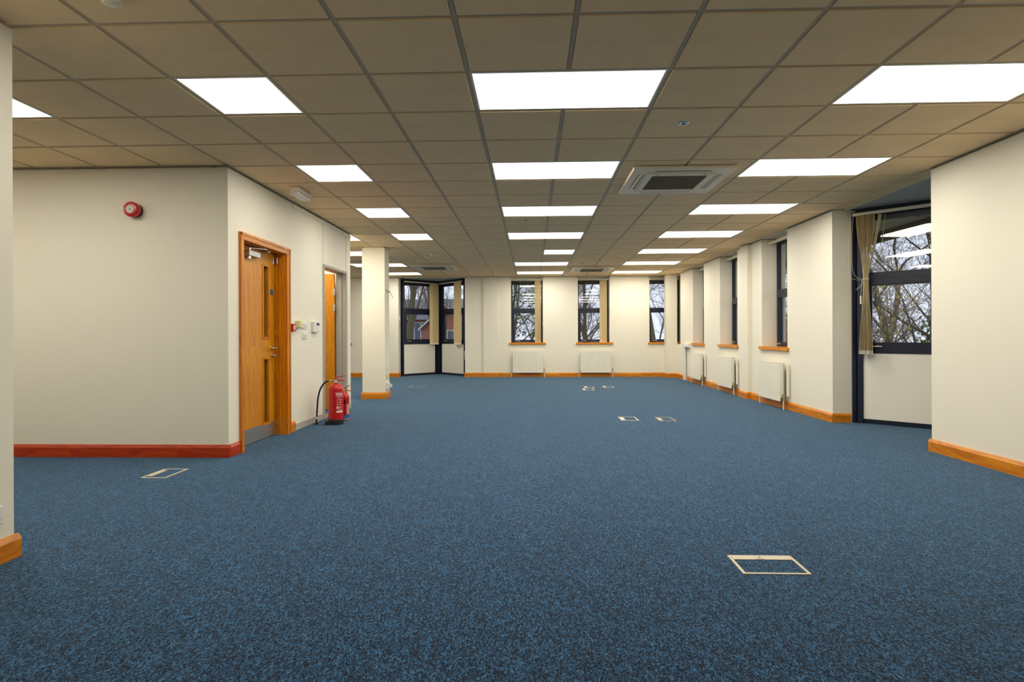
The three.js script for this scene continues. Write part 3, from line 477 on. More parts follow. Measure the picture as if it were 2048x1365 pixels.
// ---------------------------------------------------------------- ceiling fittings
function cassette() {
  const t = new THREE.Group(), q = (s, h) => [[-s, -h], [s, -h], [s, h], [-s, h]], rect = (x0, x1, y0, y1) => [[x0, y0], [x1, y0], [x1, y1], [x0, y1]];
  const s = new THREE.Shape(q(0.467, 0.467).map((p) => new THREE.Vector2(...p)));
  for (const h of [rect(-0.27, 0.27, 0.335, 0.40), rect(-0.27, 0.27, -0.40, -0.335), rect(0.335, 0.40, -0.27, 0.27), rect(-0.40, -0.335, -0.27, 0.27), rect(-0.30, 0.30, -0.30, 0.30)]) s.holes.push(new THREE.Path(h.map((p) => new THREE.Vector2(...p))));
  const g = new THREE.ExtrudeGeometry(s, { depth: 0.010, bevelEnabled: true, bevelThickness: 0.010, bevelSize: 0.008, bevelSegments: 2 }); g.rotateX(Math.PI / 2); g.translate(0, -0.014, 0);
  part('fascia', g, M.ivory, t);
  part('body', L(-0.45, 0.45, -0.010, -0.0005, -0.45, 0.45), M.dark, t);
  for (let k = 0; k < 4; k++) { const v = R(0.52, 0.006, 0.055, 0.002, 0, 0, 0); v.rotateX(0.45); v.translate(0, -0.028, 0.368); v.rotateY(k * Math.PI / 2); part('vane', v, M.ivory, t); }
  part('grille_frame', [L(-0.325, 0.325, -0.043, -0.034, -0.325, -0.262), L(-0.325, 0.325, -0.043, -0.034, 0.262, 0.325), L(-0.325, -0.262, -0.043, -0.034, -0.262, 0.262), L(0.262, 0.325, -0.043, -0.034, -0.262, 0.262)], M.ivory, t);
  const bars = []; for (let i = 0; i <= 26; i++) { const p = -0.26 + i * 0.02; bars.push(L(p - 0.0022, p + 0.0022, -0.040, -0.036, -0.262, 0.262), L(-0.262, 0.262, -0.0395, -0.0365, p - 0.0022, p + 0.0022)); }
  part('grille', bars, std({ name: 'brown_grey_mesh', color: lin(0.22, 0.18, 0.12), roughness: 0.6 }), t);
  part('filter', L(-0.30, 0.30, -0.030, -0.025, -0.30, 0.30), std({ name: 'grey_filter_mesh', color: lin(0.07, 0.055, 0.036), roughness: 0.9 }), t);
  part('clip', [L(-0.24, -0.21, -0.045, -0.043, 0.30, 0.315), L(0.21, 0.24, -0.045, -0.043, 0.30, 0.315)], M.grey, t);
  return t;
}
{
  const proto = cassette(), put = (c, r, label) => { const k = proto.clone(); k.name = numbered('air_conditioner'); scene.add(k); k.position.set(col(c), HC, -row(r)); tag(k, label, 'air conditioner'); };
  put(3, 5.03, 'white ceiling cassette air conditioner with dark mesh grille before the big bay');
  put(3, 18.1, 'white ceiling cassette air conditioner close to the far wall windows');
  put(-3.02, 17.05, 'white ceiling cassette air conditioner near the far pointed bay');
  const head = (c, r, label) => { const t = thing('sprinkler_head', label, 'sprinkler', [col(c), HC, -row(r)]); part('rose', lathe([[0.016, 0.0], [0.018, -0.006], [0.036, -0.005], [0.04, 0.0]], 28), M.chrome, t); part('plug', lathe([[0, -0.007], [0.010, -0.006], [0.016, -0.001], [0.016, 0]], 20), M.black, t); };
  head(2.5, 2.47, 'small flush round sensor in the ceiling before the nearest air conditioner'); head(0.5, 8.45, 'small flush round sensor between two long lights of the middle row'); head(2.5, 16.4, 'small flush round sensor before the far air conditioner');
  const smoke = (c, r, label) => { const t = thing('smoke_detector', label, 'detector', [col(c), HC, -row(r)]); part('base', lathe([[0, 0], [0.05, 0], [0.05, -0.012], [0.046, -0.018], [0, -0.018]]), M.ivory, t); part('chamber', lathe([[0.034, -0.018], [0.036, -0.034], [0.044, -0.036], [0.042, -0.044], [0.02, -0.05], [0, -0.05]]), M.ivory, t); };
  smoke(-2.5, 13.5, 'round white smoke detector on the ceiling before the far pointed bay'); smoke(-2.55, -0.42, 'round white smoke detector on the ceiling at the near left');
}
{
  const t = thing('emergency_light', 'boxy white emergency bulkhead light on the ceiling beside the oak door', 'emergency light', [-2.47, HC, -6.13]);
  part('body', R(0.115, 0.042, 0.34, 0.008, 0, -0.021, 0), M.ivory, t);
  const d = new RoundedBoxGeometry(0.10, 0.045, 0.325, 3, 0.016); d.translate(0, -0.062, 0);
  part('diffuser', d, new THREE.MeshPhysicalMaterial({ name: 'clear_prismatic_diffuser', color: lin(0.9, 0.9, 0.86), roughness: 0.18, transmission: 0.55, thickness: 0, ior: 1.49 }), t);
  part('clip', [R(0.02, 0.03, 0.01, 0.003, -0.02, -0.045, 0.172), R(0.02, 0.03, 0.01, 0.003, -0.02, -0.045, -0.172)], M.ivory, t);
}

// ---------------------------------------------------------------- wall fittings
function canvasTex(w, h, draw) { const c = document.createElement('canvas'); c.width = w; c.height = h; draw(c.getContext('2d'), w, h); const t = new THREE.CanvasTexture(c); t.colorSpace = THREE.SRGBColorSpace; return t; }
{
  const t = thing('fire_alarm_sounder', 'round red fire alarm sounder high on the cream front wall', 'alarm', [-3.622, 2.262, -5.2]);
  const rot = (pts) => { const g = lathe(pts, 40); g.rotateX(Math.PI / 2); return g; };
  part('base', rot([[0, 0], [0.066, 0], [0.066, 0.022], [0.062, 0.026], [0, 0.026]]), M.black, t);
  part('body', rot([[0.05, 0.026], [0.069, 0.027], [0.070, 0.062], [0.066, 0.076], [0.058, 0.0825], [0.0365, 0.084], [0.036, 0.081], [0, 0.081]]), M.red, t);
  const face = canvasTex(128, 128, (c) => { c.fillStyle = '#d8d4c4'; c.fillRect(0, 0, 128, 128); c.fillStyle = '#5a5040'; c.beginPath(); c.arc(64, 64, 13, 0, 7); c.fill(); c.fillStyle = '#a8a088'; c.beginPath(); c.arc(64, 64, 6, 0, 7); c.fill(); c.fillStyle = '#8a8272'; c.fillRect(28, 84, 72, 3); c.fillRect(36, 92, 56, 3); });
  const g = new THREE.CircleGeometry(0.0355, 32); g.translate(0, 0, 0.0825); part('face_label', g, std({ name: 'sounder_label', map: face, roughness: 0.5 }), t);
}
const LW = Math.PI / 2;                                              // things on the left block side wall look towards +X
function onLeft(name, label, category, y, Z) { return thing(name, label, category, [XL, y, -Z], LW); }
{
  const c = onLeft('fire_call_point', 'small red break glass call point beside the oak door frame', 'call point', 1.203, 6.575);
  part('housing', R(0.088, 0.088, 0.045, 0.005, 0, 0, 0.0225), M.red, c);
  part('front_label', L(-0.042, 0.042, -0.042, 0.042, 0.045, 0.0458), std({ name: 'call_point_print', roughness: 0.4, map: canvasTex(128, 128, (x) => { x.fillStyle = '#b81510'; x.fillRect(0, 0, 128, 128); x.fillStyle = '#f0e6da'; x.fillRect(28, 38, 72, 52); x.fillStyle = '#403830'; x.fillRect(54, 54, 20, 20); x.fillStyle = '#f0d8c8'; x.fillRect(20, 14, 88, 5); x.fillRect(30, 24, 68, 4); x.fillRect(24, 104, 80, 5); }) }), c);
  part('test_hinge', R(0.06, 0.012, 0.02, 0.003, 0, -0.046, 0.02), M.whitePlastic, c);
  for (const g of [c.children[1].geometry]) { const p = g.attributes.position, uv = new Float32Array(p.count * 2); for (let i = 0; i < p.count; i++) { uv[2 * i] = (p.getX(i) + 0.042) / 0.084; uv[2 * i + 1] = (p.getY(i) + 0.042) / 0.084; } g.setAttribute('uv', new THREE.BufferAttribute(uv, 2)); }
  const s = onLeft('key_switch', 'yellowed plastic control with dark keyhole next to the call point', 'switch', 1.245, 6.785);
  part('plate', R(0.15, 0.082, 0.016, 0.004, 0.03, -0.002, 0.008), M.agedPlastic, s); part('housing', R(0.075, 0.085, 0.055, 0.006, -0.045, 0, 0.0275), M.agedPlastic, s); part('key_slot', R(0.03, 0.014, 0.02, 0.003, 0.03, 0.008, 0.02), M.black, s);
  const sw = (y, label) => { const q = onLeft('light_switch', label, 'switch', y, 6.968); part('plate', R(0.125, 0.078, 0.012, 0.004, 0, 0, 0.006), M.whitePlastic, q); for (const x of [-0.038, -0.013, 0.013, 0.038]) part('rocker', R(0.016, 0.03, 0.008, 0.002, x, 0, 0.014), M.whitePlastic, q); };
  sw(1.232, 'white four gang light switch directly beside the yellowed control'); sw(1.114, 'white four gang light switch below the other white switch');
  const k = onLeft('alarm_keypad', 'white alarm keypad with dark display next to the open doorway', 'keypad', 1.22, 7.29);
  part('housing', R(0.19, 0.135, 0.038, 0.006, 0, 0, 0.019), M.whitePlastic, k); part('display', R(0.085, 0.034, 0.004, 0.001, 0.035, 0.036, 0.039), M.black, k); part('key_flap', R(0.085, 0.058, 0.006, 0.002, 0.035, -0.022, 0.040), M.whitePlastic, k);
}
{
  // socket low on the near left wall end
  const t = thing('wall_socket', 'white double socket low on the near left wall', 'socket', [XN, 0.235, -2.685], LW);
  part('plate', R(0.146, 0.088, 0.012, 0.005, 0, 0, 0.006), M.whitePlastic, t); part('switch', [R(0.012, 0.02, 0.006, 0.002, -0.045, 0.02, 0.014), R(0.012, 0.02, 0.006, 0.002, 0.045, 0.02, 0.014)], M.whitePlastic, t);
  part('pin_hole', [L(-0.043, -0.039, 0.0, 0.008, 0.0115, 0.0124), L(-0.053, -0.046, -0.02, -0.016, 0.0115, 0.0124), L(-0.036, -0.029, -0.02, -0.016, 0.0115, 0.0124), L(0.039, 0.043, 0.0, 0.008, 0.0115, 0.0124), L(0.029, 0.036, -0.02, -0.016, 0.0115, 0.0124), L(0.046, 0.053, -0.02, -0.016, 0.0115, 0.0124)], M.black, t);
  // sockets on the free column
  const onCol = (name, y, w, h, d, mat, label) => { const q = thing(name, label, 'socket', [-2.56, y, -10.20], LW); part('plate', R(w, h, d, 0.004, 0, 0, d / 2), mat, q); return q; };
  const q1 = onCol('column_socket', 0.505, 0.088, 0.088, 0.014, M.whitePlastic, 'small white plate on the free column, topmost of three'); part('rocker', R(0.02, 0.03, 0.008, 0.002, 0, 0, 0.016), M.whitePlastic, q1);
  const q2 = onCol('column_socket', 0.385, 0.15, 0.09, 0.016, M.agedPlastic, 'cream double socket in the middle of the free column plates'); part('switch', [R(0.014, 0.022, 0.006, 0.002, -0.04, 0.02, 0.018), R(0.014, 0.022, 0.006, 0.002, 0.04, 0.02, 0.018)], M.whitePlastic, q2);
  const q3 = onCol('column_socket', 0.215, 0.15, 0.11, 0.04, M.whitePlastic, 'white socket box with a plug low on the free column'); part('plug', [R(0.05, 0.055, 0.04, 0.008, 0.035, 0.0, 0.06)], M.whitePlastic, q3);
  const w = thing('loose_cable', 'loose black cable end sticking out high on the free column', 'cable', [-2.56, 1.90, -10.17], LW);
  part('flex', [tube([V(0, 0.03, 0), V(0.0, -0.01, 0.02), V(0.03, 0.0, 0.05), V(0.05, -0.03, 0.06), V(0.04, -0.09, 0.09), V(0.0, -0.12, 0.125)], 0.004, 32, 6), tube([V(0.0, 0.02, 0), V(0.02, -0.03, 0.03), V(0.05, -0.01, 0.06)], 0.004, 16, 6)], M.black, w); part('blank_plate', R(0.10, 0.12, 0.008, 0.003, 0.0, 0.09, 0.004), M.whitePlastic, w);
  const c1 = thing('cord_cleat', 'white cord cleat at the left edge of the far pointed bay', 'cleat', [-3.544, 1.57, -15.46], LW); part('cleat', R(0.03, 0.13, 0.022, 0.006, 0, 0, 0.011), M.whitePlastic, c1);
  const c2 = thing('wall_socket', 'small white outlet with hanging tag at the right edge of the far pointed bay', 'socket', [-1.761, 0.64, -15.44], -LW); part('plate', R(0.08, 0.10, 0.02, 0.004, 0, 0, 0.01), M.whitePlastic, c2); part('hanging_tag', R(0.03, 0.12, 0.012, 0.004, 0.01, -0.12, 0.016), M.boxTrim, c2);
}

// ---------------------------------------------------------------- floor boxes let into the carpet
function floorBox(label, x0, x1, Z0, Z1, flapSide, trim = M.boxTrim) {
  const w = x1 - x0, d = Z1 - Z0, t = thing('floor_box', label, 'floor box', [(x0 + x1) / 2, 0, -(Z0 + Z1) / 2]), b = 0.014, y = 0.0035;
  part('trim_frame', [L(-w / 2, w / 2, 0, y, -d / 2, -d / 2 + b), L(-w / 2, w / 2, 0, y, d / 2 - b, d / 2), L(-w / 2, -w / 2 + b, 0, y, -d / 2 + b, d / 2 - b), L(w / 2 - b, w / 2, 0, y, -d / 2 + b, d / 2 - b)], trim, t);
  const lid = (a, c, e0, f) => part('carpet_lid', L(a, c, 0, 0.002, e0, f), M.carpet, t);
  if (flapSide === 'far') { part('cable_flap', L(-w / 2 + b + 0.002, w / 2 - b - 0.002, 0, 0.0045, -d / 2 + b + 0.002, -d / 2 + b + 0.042), trim, t); part('finger_latch', R(0.034, 0.004, 0.03, 0.001, -0.01, 0.005, -d / 2 + b + 0.022), M.boxTrim, t); part('latch_slot', L(-0.015, -0.003, 0.006, 0.0075, -d / 2 + b + 0.014, -d / 2 + b + 0.02), M.dark, t); lid(-w / 2 + b, w / 2 - b, -d / 2 + b + 0.045, d / 2 - b); }
  else { part('cable_flap', L(-w / 2 + b + 0.002, -w / 2 + b + 0.042, 0, 0.0045, -d / 2 + b + 0.04, d / 2 - b - 0.04), trim, t); lid(-w / 2 + b + 0.045, w / 2 - b, -d / 2 + b, d / 2 - b); }
}
floorBox('cream floor box frame with latch alone on the open carpet, before the big bay', 0.973, 1.284, 2.70, 2.925, 'far');
floorBox('cream floor box frame in the carpet before the red skirting', -3.055, -2.855, 4.422, 4.727, 'left');
floorBox('cream floor box frame of a pair, the one further from the windows', 1.163, 1.385, 7.50, 7.83, 'left');
floorBox('duller floor box frame of a pair, the one nearer the windows', 1.645, 1.852, 7.46, 7.80, 'left', std({ name: 'worn_floor_trim', color: lin(0.46, 0.34, 0.18), roughness: 0.5 }));
floorBox('cream floor box frame in front of its close neighbour, before the far radiators', 1.04, 1.257, 11.585, 11.963, 'left');
floorBox('cream floor box frame just behind its close neighbour, before the far radiators', 1.12, 1.322, 12.10, 12.485, 'left');
floorBox('cream floor box frame standing alone right of the close pair', 1.522, 1.738, 12.187, 12.543, 'left');
floorBox('dark metal floor box frame before the far pointed bay', -2.63, -2.29, 12.30, 12.55, 'left', M.steel);

// ---------------------------------------------------------------- fire extinguishers
{
  const faceCam = (x, Z, extra) => Math.atan2(-x, Z) + extra;           // turn that points local +z at the camera
  const arcLabel = (r, y0, y1, halfAngle, tex, name, parent) => { const g = new THREE.CylinderGeometry(r, r, y1 - y0, 28, 1, true, -halfAngle, 2 * halfAngle); g.translate(0, (y0 + y1) / 2, 0); return part(name, g, std({ name: name + '_print', map: tex, roughness: 0.35, side: THREE.DoubleSide }), parent); };
  const bigLabel = canvasTex(512, 1024, (c, w, h) => {
    c.fillStyle = '#bd1009'; c.fillRect(0, 0, w, h); c.strokeStyle = '#f2e9e2'; c.lineWidth = 7; c.strokeRect(24, 60, 464, 150);
    c.fillStyle = '#f7f0ea'; c.font = 'bold 150px sans-serif'; c.textAlign = 'center'; c.fillText('Water', 262, 186, 400);
    c.textAlign = 'left'; c.fillStyle = '#e9c9bd'; c.font = 'bold 40px sans-serif'; c.fillText('FIRE EXTINGUISHER', 90, 262, 390); c.fillRect(100, 284, 230, 10);
    for (let k = 0; k < 3; k++) { const y = 360 + k * 105; c.fillRect(90, y, 70, 12); c.fillRect(98, y + 24, 62, 12); c.fillRect(96, y + 46, 60, 8); for (let i = 0; i < 3; i++) c.fillRect(210, y + i * 22 - 8, 190 - (i * 47 + k * 31) % 90, 9); }
    c.fillStyle = '#f7f0ea'; c.fillRect(84, 670, 110, 110); c.fillStyle = '#bd1009'; c.beginPath(); c.moveTo(150, 684); c.lineTo(110, 770); c.lineTo(176, 770); c.fill(); c.fillStyle = '#e9c9bd'; for (let i = 0; i < 5; i++) c.fillRect(214, 680 + i * 20, 210 - (i * 53) % 80, 8);
    for (let i = 0; i < 2; i++) c.fillRect(100, 812 + i * 20, 300, 7); c.fillStyle = '#f2e6dc'; c.fillRect(72, 868, 400, 78);
  });
  const X = -2.452, Z = 7.185, t = thing('fire_extinguisher', 'large red water fire extinguisher with long black hose beside the doorway', 'extinguisher', [X, 0, -Z], faceCam(X, Z, 0));
  part('cylinder', lathe([[0, 0.05], [0.09, 0.05], [0.0915, 0.06], [0.0915, 0.435], [0.088, 0.462], [0.074, 0.485], [0.05, 0.499], [0.024, 0.505], [0.022, 0.52], [0, 0.52]], 40), M.red, t);
  part('foot_ring', lathe([[0, 0.0], [0.092, 0.0], [0.096, 0.006], [0.096, 0.062], [0.092, 0.068], [0, 0.068]], 40), M.black, t);
  part('foot_step', R(0.09, 0.05, 0.10, 0.01, -0.085, 0.026, 0.02), M.black, t);
  const lab = arcLabel(0.0922, 0.13, 0.42, 0.62, bigLabel, 'label', t); lab.rotation.y = 0.52;
  part('valve_body', [cyl(0.018, 0.022, 0.05, 0, 0.535, 0), R(0.05, 0.022, 0.024, 0.005, -0.035, 0.545, 0)], M.brass, t);
  const bar = (A, Bq, w, h) => { const d = Bq.clone().sub(A), g = new RoundedBoxGeometry(w, h, d.length(), 2, 0.003); g.lookAt(d); g.translate((A.x + Bq.x) / 2, (A.y + Bq.y) / 2, (A.z + Bq.z) / 2); return g; };
  part('carry_handle', [bar(V(-0.02, 0.553, 0), V(0.108, 0.545, 0), 0.026, 0.012)], M.red, t);
  part('squeeze_lever', [bar(V(-0.025, 0.566, 0), V(0.02, 0.588, 0), 0.026, 0.012), bar(V(0.015, 0.587, 0), V(0.115, 0.604, 0), 0.026, 0.010)], M.red, t);
  part('gauge', cyl(0.014, 0.014, 0.012, 0.0, 0.535, 0.022, 'z', 16), M.whitePlastic, t);
  part('hose_coupling', [bar(V(-0.05, 0.545, 0), V(-0.085, 0.54, 0), 0.020, 0.020)], M.chrome, t);
  part('hose', tube([V(-0.08, 0.541, 0), V(-0.12, 0.53, 0), V(-0.175, 0.46, -0.01), V(-0.208, 0.35, -0.02), V(-0.222, 0.2, -0.03), V(-0.228, 0.09, -0.03)], 0.0105, 40, 10), M.black, t);
  part('hose_ferrule', cyl(0.012, 0.012, 0.026, -0.229, 0.083, -0.03, 'y', 14), M.whitePlastic, t);
  part('nozzle', [cyl(0.010, 0.012, 0.06, -0.23, 0.045, -0.03, 'y', 14), cyl(0.018, 0.022, 0.022, -0.231, 0.012, -0.03, 'y', 14)], M.black, t);

  const smallLabel = canvasTex(256, 512, (c, w, h) => {
    c.fillStyle = '#b3120b'; c.fillRect(0, 0, w, h); c.fillStyle = '#101010'; c.fillRect(8, 30, 70, 96); c.fillStyle = '#d9836e'; c.fillRect(112, 130, 136, 256);
    c.fillStyle = '#f0d9cf'; for (let i = 0; i < 9; i++) c.fillRect(122, 142 + i * 27, 110 - (i * 37) % 50, 7);
    c.fillStyle = '#0a1c52'; c.fillRect(0, 394, 256, 86); c.fillStyle = '#4f8fe0'; for (let i = 0; i < 4; i++) c.fillRect(40 + (i % 2) * 86, 402 + Math.floor(i / 2) * 38, 62, 30); c.fillStyle = '#cbb9b4'; c.fillRect(0, 482, 256, 30);
    c.fillStyle = '#5a3a36'; for (let i = 0; i < 8; i++) c.fillRect(10 + i * 31, 490, 18, 12);
  });
  const X2 = -2.448, Z2 = 7.52, q = thing('fire_extinguisher', 'small red fire extinguisher with blue label squares behind the large one', 'extinguisher', [X2, 0, -Z2], faceCam(X2, Z2, 0));
  part('cylinder', lathe([[0, 0.0], [0.056, 0.0], [0.0585, 0.006], [0.0585, 0.29], [0.054, 0.325], [0.04, 0.348], [0.018, 0.358], [0.016, 0.376], [0, 0.376]], 32), M.red, q);
  const l2 = arcLabel(0.0591, 0.012, 0.285, 0.95, smallLabel, 'label', q); l2.rotation.y = 0.55;
  part('valve_body', [cyl(0.013, 0.015, 0.045, 0, 0.392, 0), cyl(0.009, 0.009, 0.03, -0.02, 0.395, 0.0, 'x', 12)], M.brass, q);
  part('carry_handle', [bar(V(-0.005, 0.405, 0), V(0.085, 0.376, 0), 0.022, 0.010)], M.red, q);
  part('squeeze_lever', [bar(V(-0.008, 0.414, 0), V(0.066, 0.456, 0), 0.022, 0.009)], std({ name: 'dark_red_lever', color: lin(0.09, 0.006, 0.006), roughness: 0.4 }), q);
}

// ---------------------------------------------------------------- outside: ground, brick building, bare winter trees (first floor, the ground lies 3 m below)
const GY = -3;
{
  const n = noiseGrid(64, 90), grass = dataTex(256, 256, (u, v) => { const k = n(u * 64, v * 64), m = n(u * 8, v * 8); return [70 + 40 * k + 20 * m, 78 + 36 * k + 14 * m, 44 + 22 * k]; });
  grass.repeat.set(0.2, 0.2);
  solo('ground', [L(-70, 70, GY - 0.2, GY, -90, 25)], std({ name: 'winter_grass', map: grass, roughness: 1 }), 'dull winter grass outside below the windows', 'ground', null, 'structure');
  const brickN = noiseGrid(128, 91);
  const brick = std({ name: 'red_brick', roughness: 0.9, map: dataTex(256, 256, (u, v, i, j) => { const cy = Math.floor(j / 16), off = (cy % 2) * 16, ci = Math.floor((i + off) / 32), mortar = j % 16 < 2 || (i + off) % 32 < 2; if (mortar) return [186, 164, 150]; const k = brickN(ci * 3.3, cy * 2.1); return [150 + 46 * k, 84 + 30 * k, 70 + 26 * k]; }) });
  brick.map.repeat.set(0.55, 0.8);
  const tiles = std({ name: 'grey_roof_tiles', color: lin(0.16, 0.15, 0.16), roughness: 0.8 }), whiteTrim = std({ name: 'white_trim', color: lin(0.78, 0.78, 0.78), roughness: 0.5 }), pane = std({ name: 'dark_blue_pane', color: lin(0.06, 0.09, 0.16), roughness: 0.1 });
  const b = thing('brick_building', 'red brick building with grey roof and white windows beyond the far bay', 'building', [0, 0, 0]);
  part('wall', [B(-15, -4.5, GY, 2.2, 38, 44)], brick, b);
  const prism = (x0, x1, y0, y1, Z0, Z1, along) => { // ridge roof
    const zc = (Z0 + Z1) / 2, xc = (x0 + x1) / 2, p = along === 'x' ? [[x0, y0, Z0], [x1, y0, Z0], [x1, y1, zc], [x0, y1, zc], [x0, y0, Z1], [x1, y0, Z1]] : [[x0, y0, Z0], [x0, y0, Z1], [xc, y1, Z1], [xc, y1, Z0], [x1, y0, Z0], [x1, y0, Z1]];
    const f = [[0, 1, 2], [0, 2, 3], [4, 3, 2], [4, 2, 5], [0, 3, 4], [1, 5, 2], [0, 4, 5], [0, 5, 1]], pos = f.flat().flatMap((k) => [p[k][0], p[k][1], -p[k][2]]);
    const g = new THREE.BufferGeometry(); g.setAttribute('position', new THREE.Float32BufferAttribute(pos, 3)); g.computeVertexNormals(); return uvm(g);
  };
  part('roof', prism(-15.5, -4.2, 2.15, 3.7, 37.5, 44.5, 'x'), tiles, b);
  const wing = part('gable_wing', [B(-6.6, -3.6, GY, 1.5, 34.5, 38), prism(-6.6, -3.6, 1.5, 2.9, 34.5, 38, 'z')], brick, b);
  const slope = (s) => { const g = new THREE.BoxGeometry(2.25, 0.10, 4); g.rotateZ(s * Math.atan2(1.4, 1.5)); g.translate(-5.1 - s * 0.78, 2.26, -36.2); return g; };
  part('gable_roof', [slope(1), slope(-1)], tiles, b);
  const barge = (s) => { const g = new THREE.BoxGeometry(2.25, 0.07, 0.06); g.rotateZ(s * Math.atan2(1.4, 1.5)); g.translate(-5.1 - s * 0.78, 2.2, -34.15); return g; };
  part('bargeboard', [barge(1), barge(-1)], whiteTrim, b);
  for (const [x, y, Z] of [[-7.75, 0.75, 38], [-9.6, 0.75, 38], [-11.5, 0.75, 38], [-13.4, 0.75, 38], [-5.5, 0.2, 34.5], [-7.75, -1.9, 38]]) { const f = part('window', [B(x, x + 0.95, y, y + 1.25, Z - 0.05, Z + 0.02)], whiteTrim, b); part('pane', [B(x + 0.07, x + 0.44, y + 0.07, y + 1.18, Z - 0.06, Z - 0.04), B(x + 0.51, x + 0.88, y + 0.07, y + 1.18, Z - 0.06, Z - 0.04)], pane, f); }
  part('downpipe', [cyl(0.06, 0.06, 5, -6.75, -0.4, -37.9, 'y', 10), cyl(0.05, 0.05, 4.5, -4.05, -0.8, -34.4, 'y', 10)], whiteTrim, b);
}
const bark = {
  olive: std({ name: 'olive_bark', color: lin(0.17, 0.14, 0.08), roughness: 1 }), brown: std({ name: 'brown_bark', color: lin(0.13, 0.10, 0.075), roughness: 1 }), dark: std({ name: 'dark_bark', color: lin(0.07, 0.055, 0.045), roughness: 1 }),
  twig: std({ name: 'brown_twigs', color: lin(0.25, 0.175, 0.13), roughness: 1 }), green: std({ name: 'green_twigs', color: lin(0.20, 0.24, 0.10), roughness: 1 }), catkin: std({ name: 'yellow_catkins', color: lin(0.6, 0.46, 0.12), roughness: 1 }),
  leaf: std({ name: 'ivy_leaves', color: lin(0.06, 0.12, 0.04), roughness: 0.6 }),
};
function tree(name, label, group, x, Z, o) {
  const R0 = rng(o.seed), rnd = (a, b) => a + (b - a) * R0(), bufs = [[], []], tips = [];
  const { h = 9, r = 0.2, lean = [0, 0], levels = 4, kids = [9, 7, 6, 5], droop = 0, up = 0.25, wig = 0.25, ratio = 0.55, from = 0.28, open = [0.5, 1.0] } = o;
  const emit = (buf, pts, rads, n) => {
    let pr = null; const N = V(0.31, 0.2, 0.93).normalize();
    for (let i = 0; i < pts.length; i++) {
      const t = pts[Math.min(i + 1, pts.length - 1)].clone().sub(pts[Math.max(0, i - 1)]).normalize(), a = N.clone().cross(t).normalize(), b = t.clone().cross(a), ring = [];
      for (let k = 0; k < n; k++) { const q = k / n * Math.PI * 2; ring.push(pts[i].clone().addScaledVector(a, Math.cos(q) * rads[i]).addScaledVector(b, Math.sin(q) * rads[i])); }
      if (pr) for (let k = 0; k < n; k++) { const l = (k + 1) % n; for (const v of [pr[k], pr[l], ring[l], pr[k], ring[l], ring[k]]) buf.push(v.x, v.y, v.z); }
      pr = ring;
    }
  };
  const grow = (s, d, len, rad, lv) => {
    const n = [10, 7, 5, 4, 3][lv], pts = [s.clone()], rads = [rad], dirs = [d.clone()]; let p = s.clone(), q = d.clone();
    for (let i = 0; i < n; i++) {
      q.add(V(rnd(-wig, wig), rnd(-wig, wig) * 0.6, rnd(-wig, wig)).multiplyScalar(lv ? 1 : 0.35)); q.y += lv === 0 ? 0 : (lv < 2 ? up * 0.4 : up * 0.25 - droop * (0.15 + 0.3 * lv * i / n)); q.normalize();
      p = p.clone().addScaledVector(q, len / n); pts.push(p); rads.push(rad * (1 - 0.78 * (i + 1) / n)); dirs.push(q.clone());
    }
    emit(bufs[lv < 2 ? 0 : 1], pts, rads, [8, 6, 4, 3, 3][lv]);
    if (lv >= levels) { tips.push(p); return; }
    const m = kids[lv];
    for (let k = 0; k < m; k++) {
      const f = (lv ? 0.12 : from) + (1 - (lv ? 0.12 : from)) * (k + R0() * 0.8) / m, i = Math.min(n - 1, Math.floor(f * n)), b = pts[i].clone().lerp(pts[i + 1], f * n - i);
      const az = k * 2.4 + rnd(-0.6, 0.6), tilt = rnd(...open), t = dirs[i + 1], a = V(Math.cos(az), 0.15, Math.sin(az)).addScaledVector(t, -V(Math.cos(az), 0.15, Math.sin(az)).dot(t)).normalize();
      grow(b, t.clone().multiplyScalar(Math.cos(tilt)).addScaledVector(a, Math.sin(tilt)), len * ratio * rnd(0.75, 1.15) * (1 - 0.35 * f), Math.max(o.fine ?? 0.005, rads[i] * rnd(0.32, 0.5)), lv + 1);
    }
  };
  grow(V(0, 0, 0), V(lean[0], 1, lean[1]).normalize(), h, r, 0);
  const t = thing(name, label, 'tree', [x, GY, -Z], 0, group), geo = (b) => { const g = new THREE.BufferGeometry(); g.setAttribute('position', new THREE.Float32BufferAttribute(b, 3)); g.computeVertexNormals(); return g; };
  part('trunk', geo(bufs[0]), o.bark ?? bark.brown, t); part('twigs', geo(bufs[1]), o.twig ?? bark.twig, t);
  if (o.catkins) { const c = []; for (let i = 0; i < o.catkins; i++) { const q = tips[Math.floor(R0() * tips.length)], g = new THREE.OctahedronGeometry(0.018, 0); g.scale(0.8, rnd(2.2, 3.6), 0.8); g.translate(q.x + rnd(-0.2, 0.2), q.y - 0.05, q.z + rnd(-0.2, 0.2)); c.push(g); } part('catkins', c, bark.catkin, t).userData.kind = 'stuff'; }
  if (o.ivy) { const c = []; for (let i = 0; i < o.ivy; i++) { const f = Math.pow(R0(), 0.8) * 0.75, g = new THREE.CircleGeometry(0.05, 5), a = R0() * 6.3, k = rnd(0.1, o.ivyR ?? 0.5); g.rotateX(rnd(-1, 1)); g.rotateY(a); g.translate(lean[0] * h * f + Math.cos(a) * k, h * f, lean[1] * h * f + Math.sin(a) * k); c.push(g); } part('ivy', c, bark.leaf, t).userData.kind = 'stuff'; }
  return t;
}
const far = 'bare trees far beyond the windows';
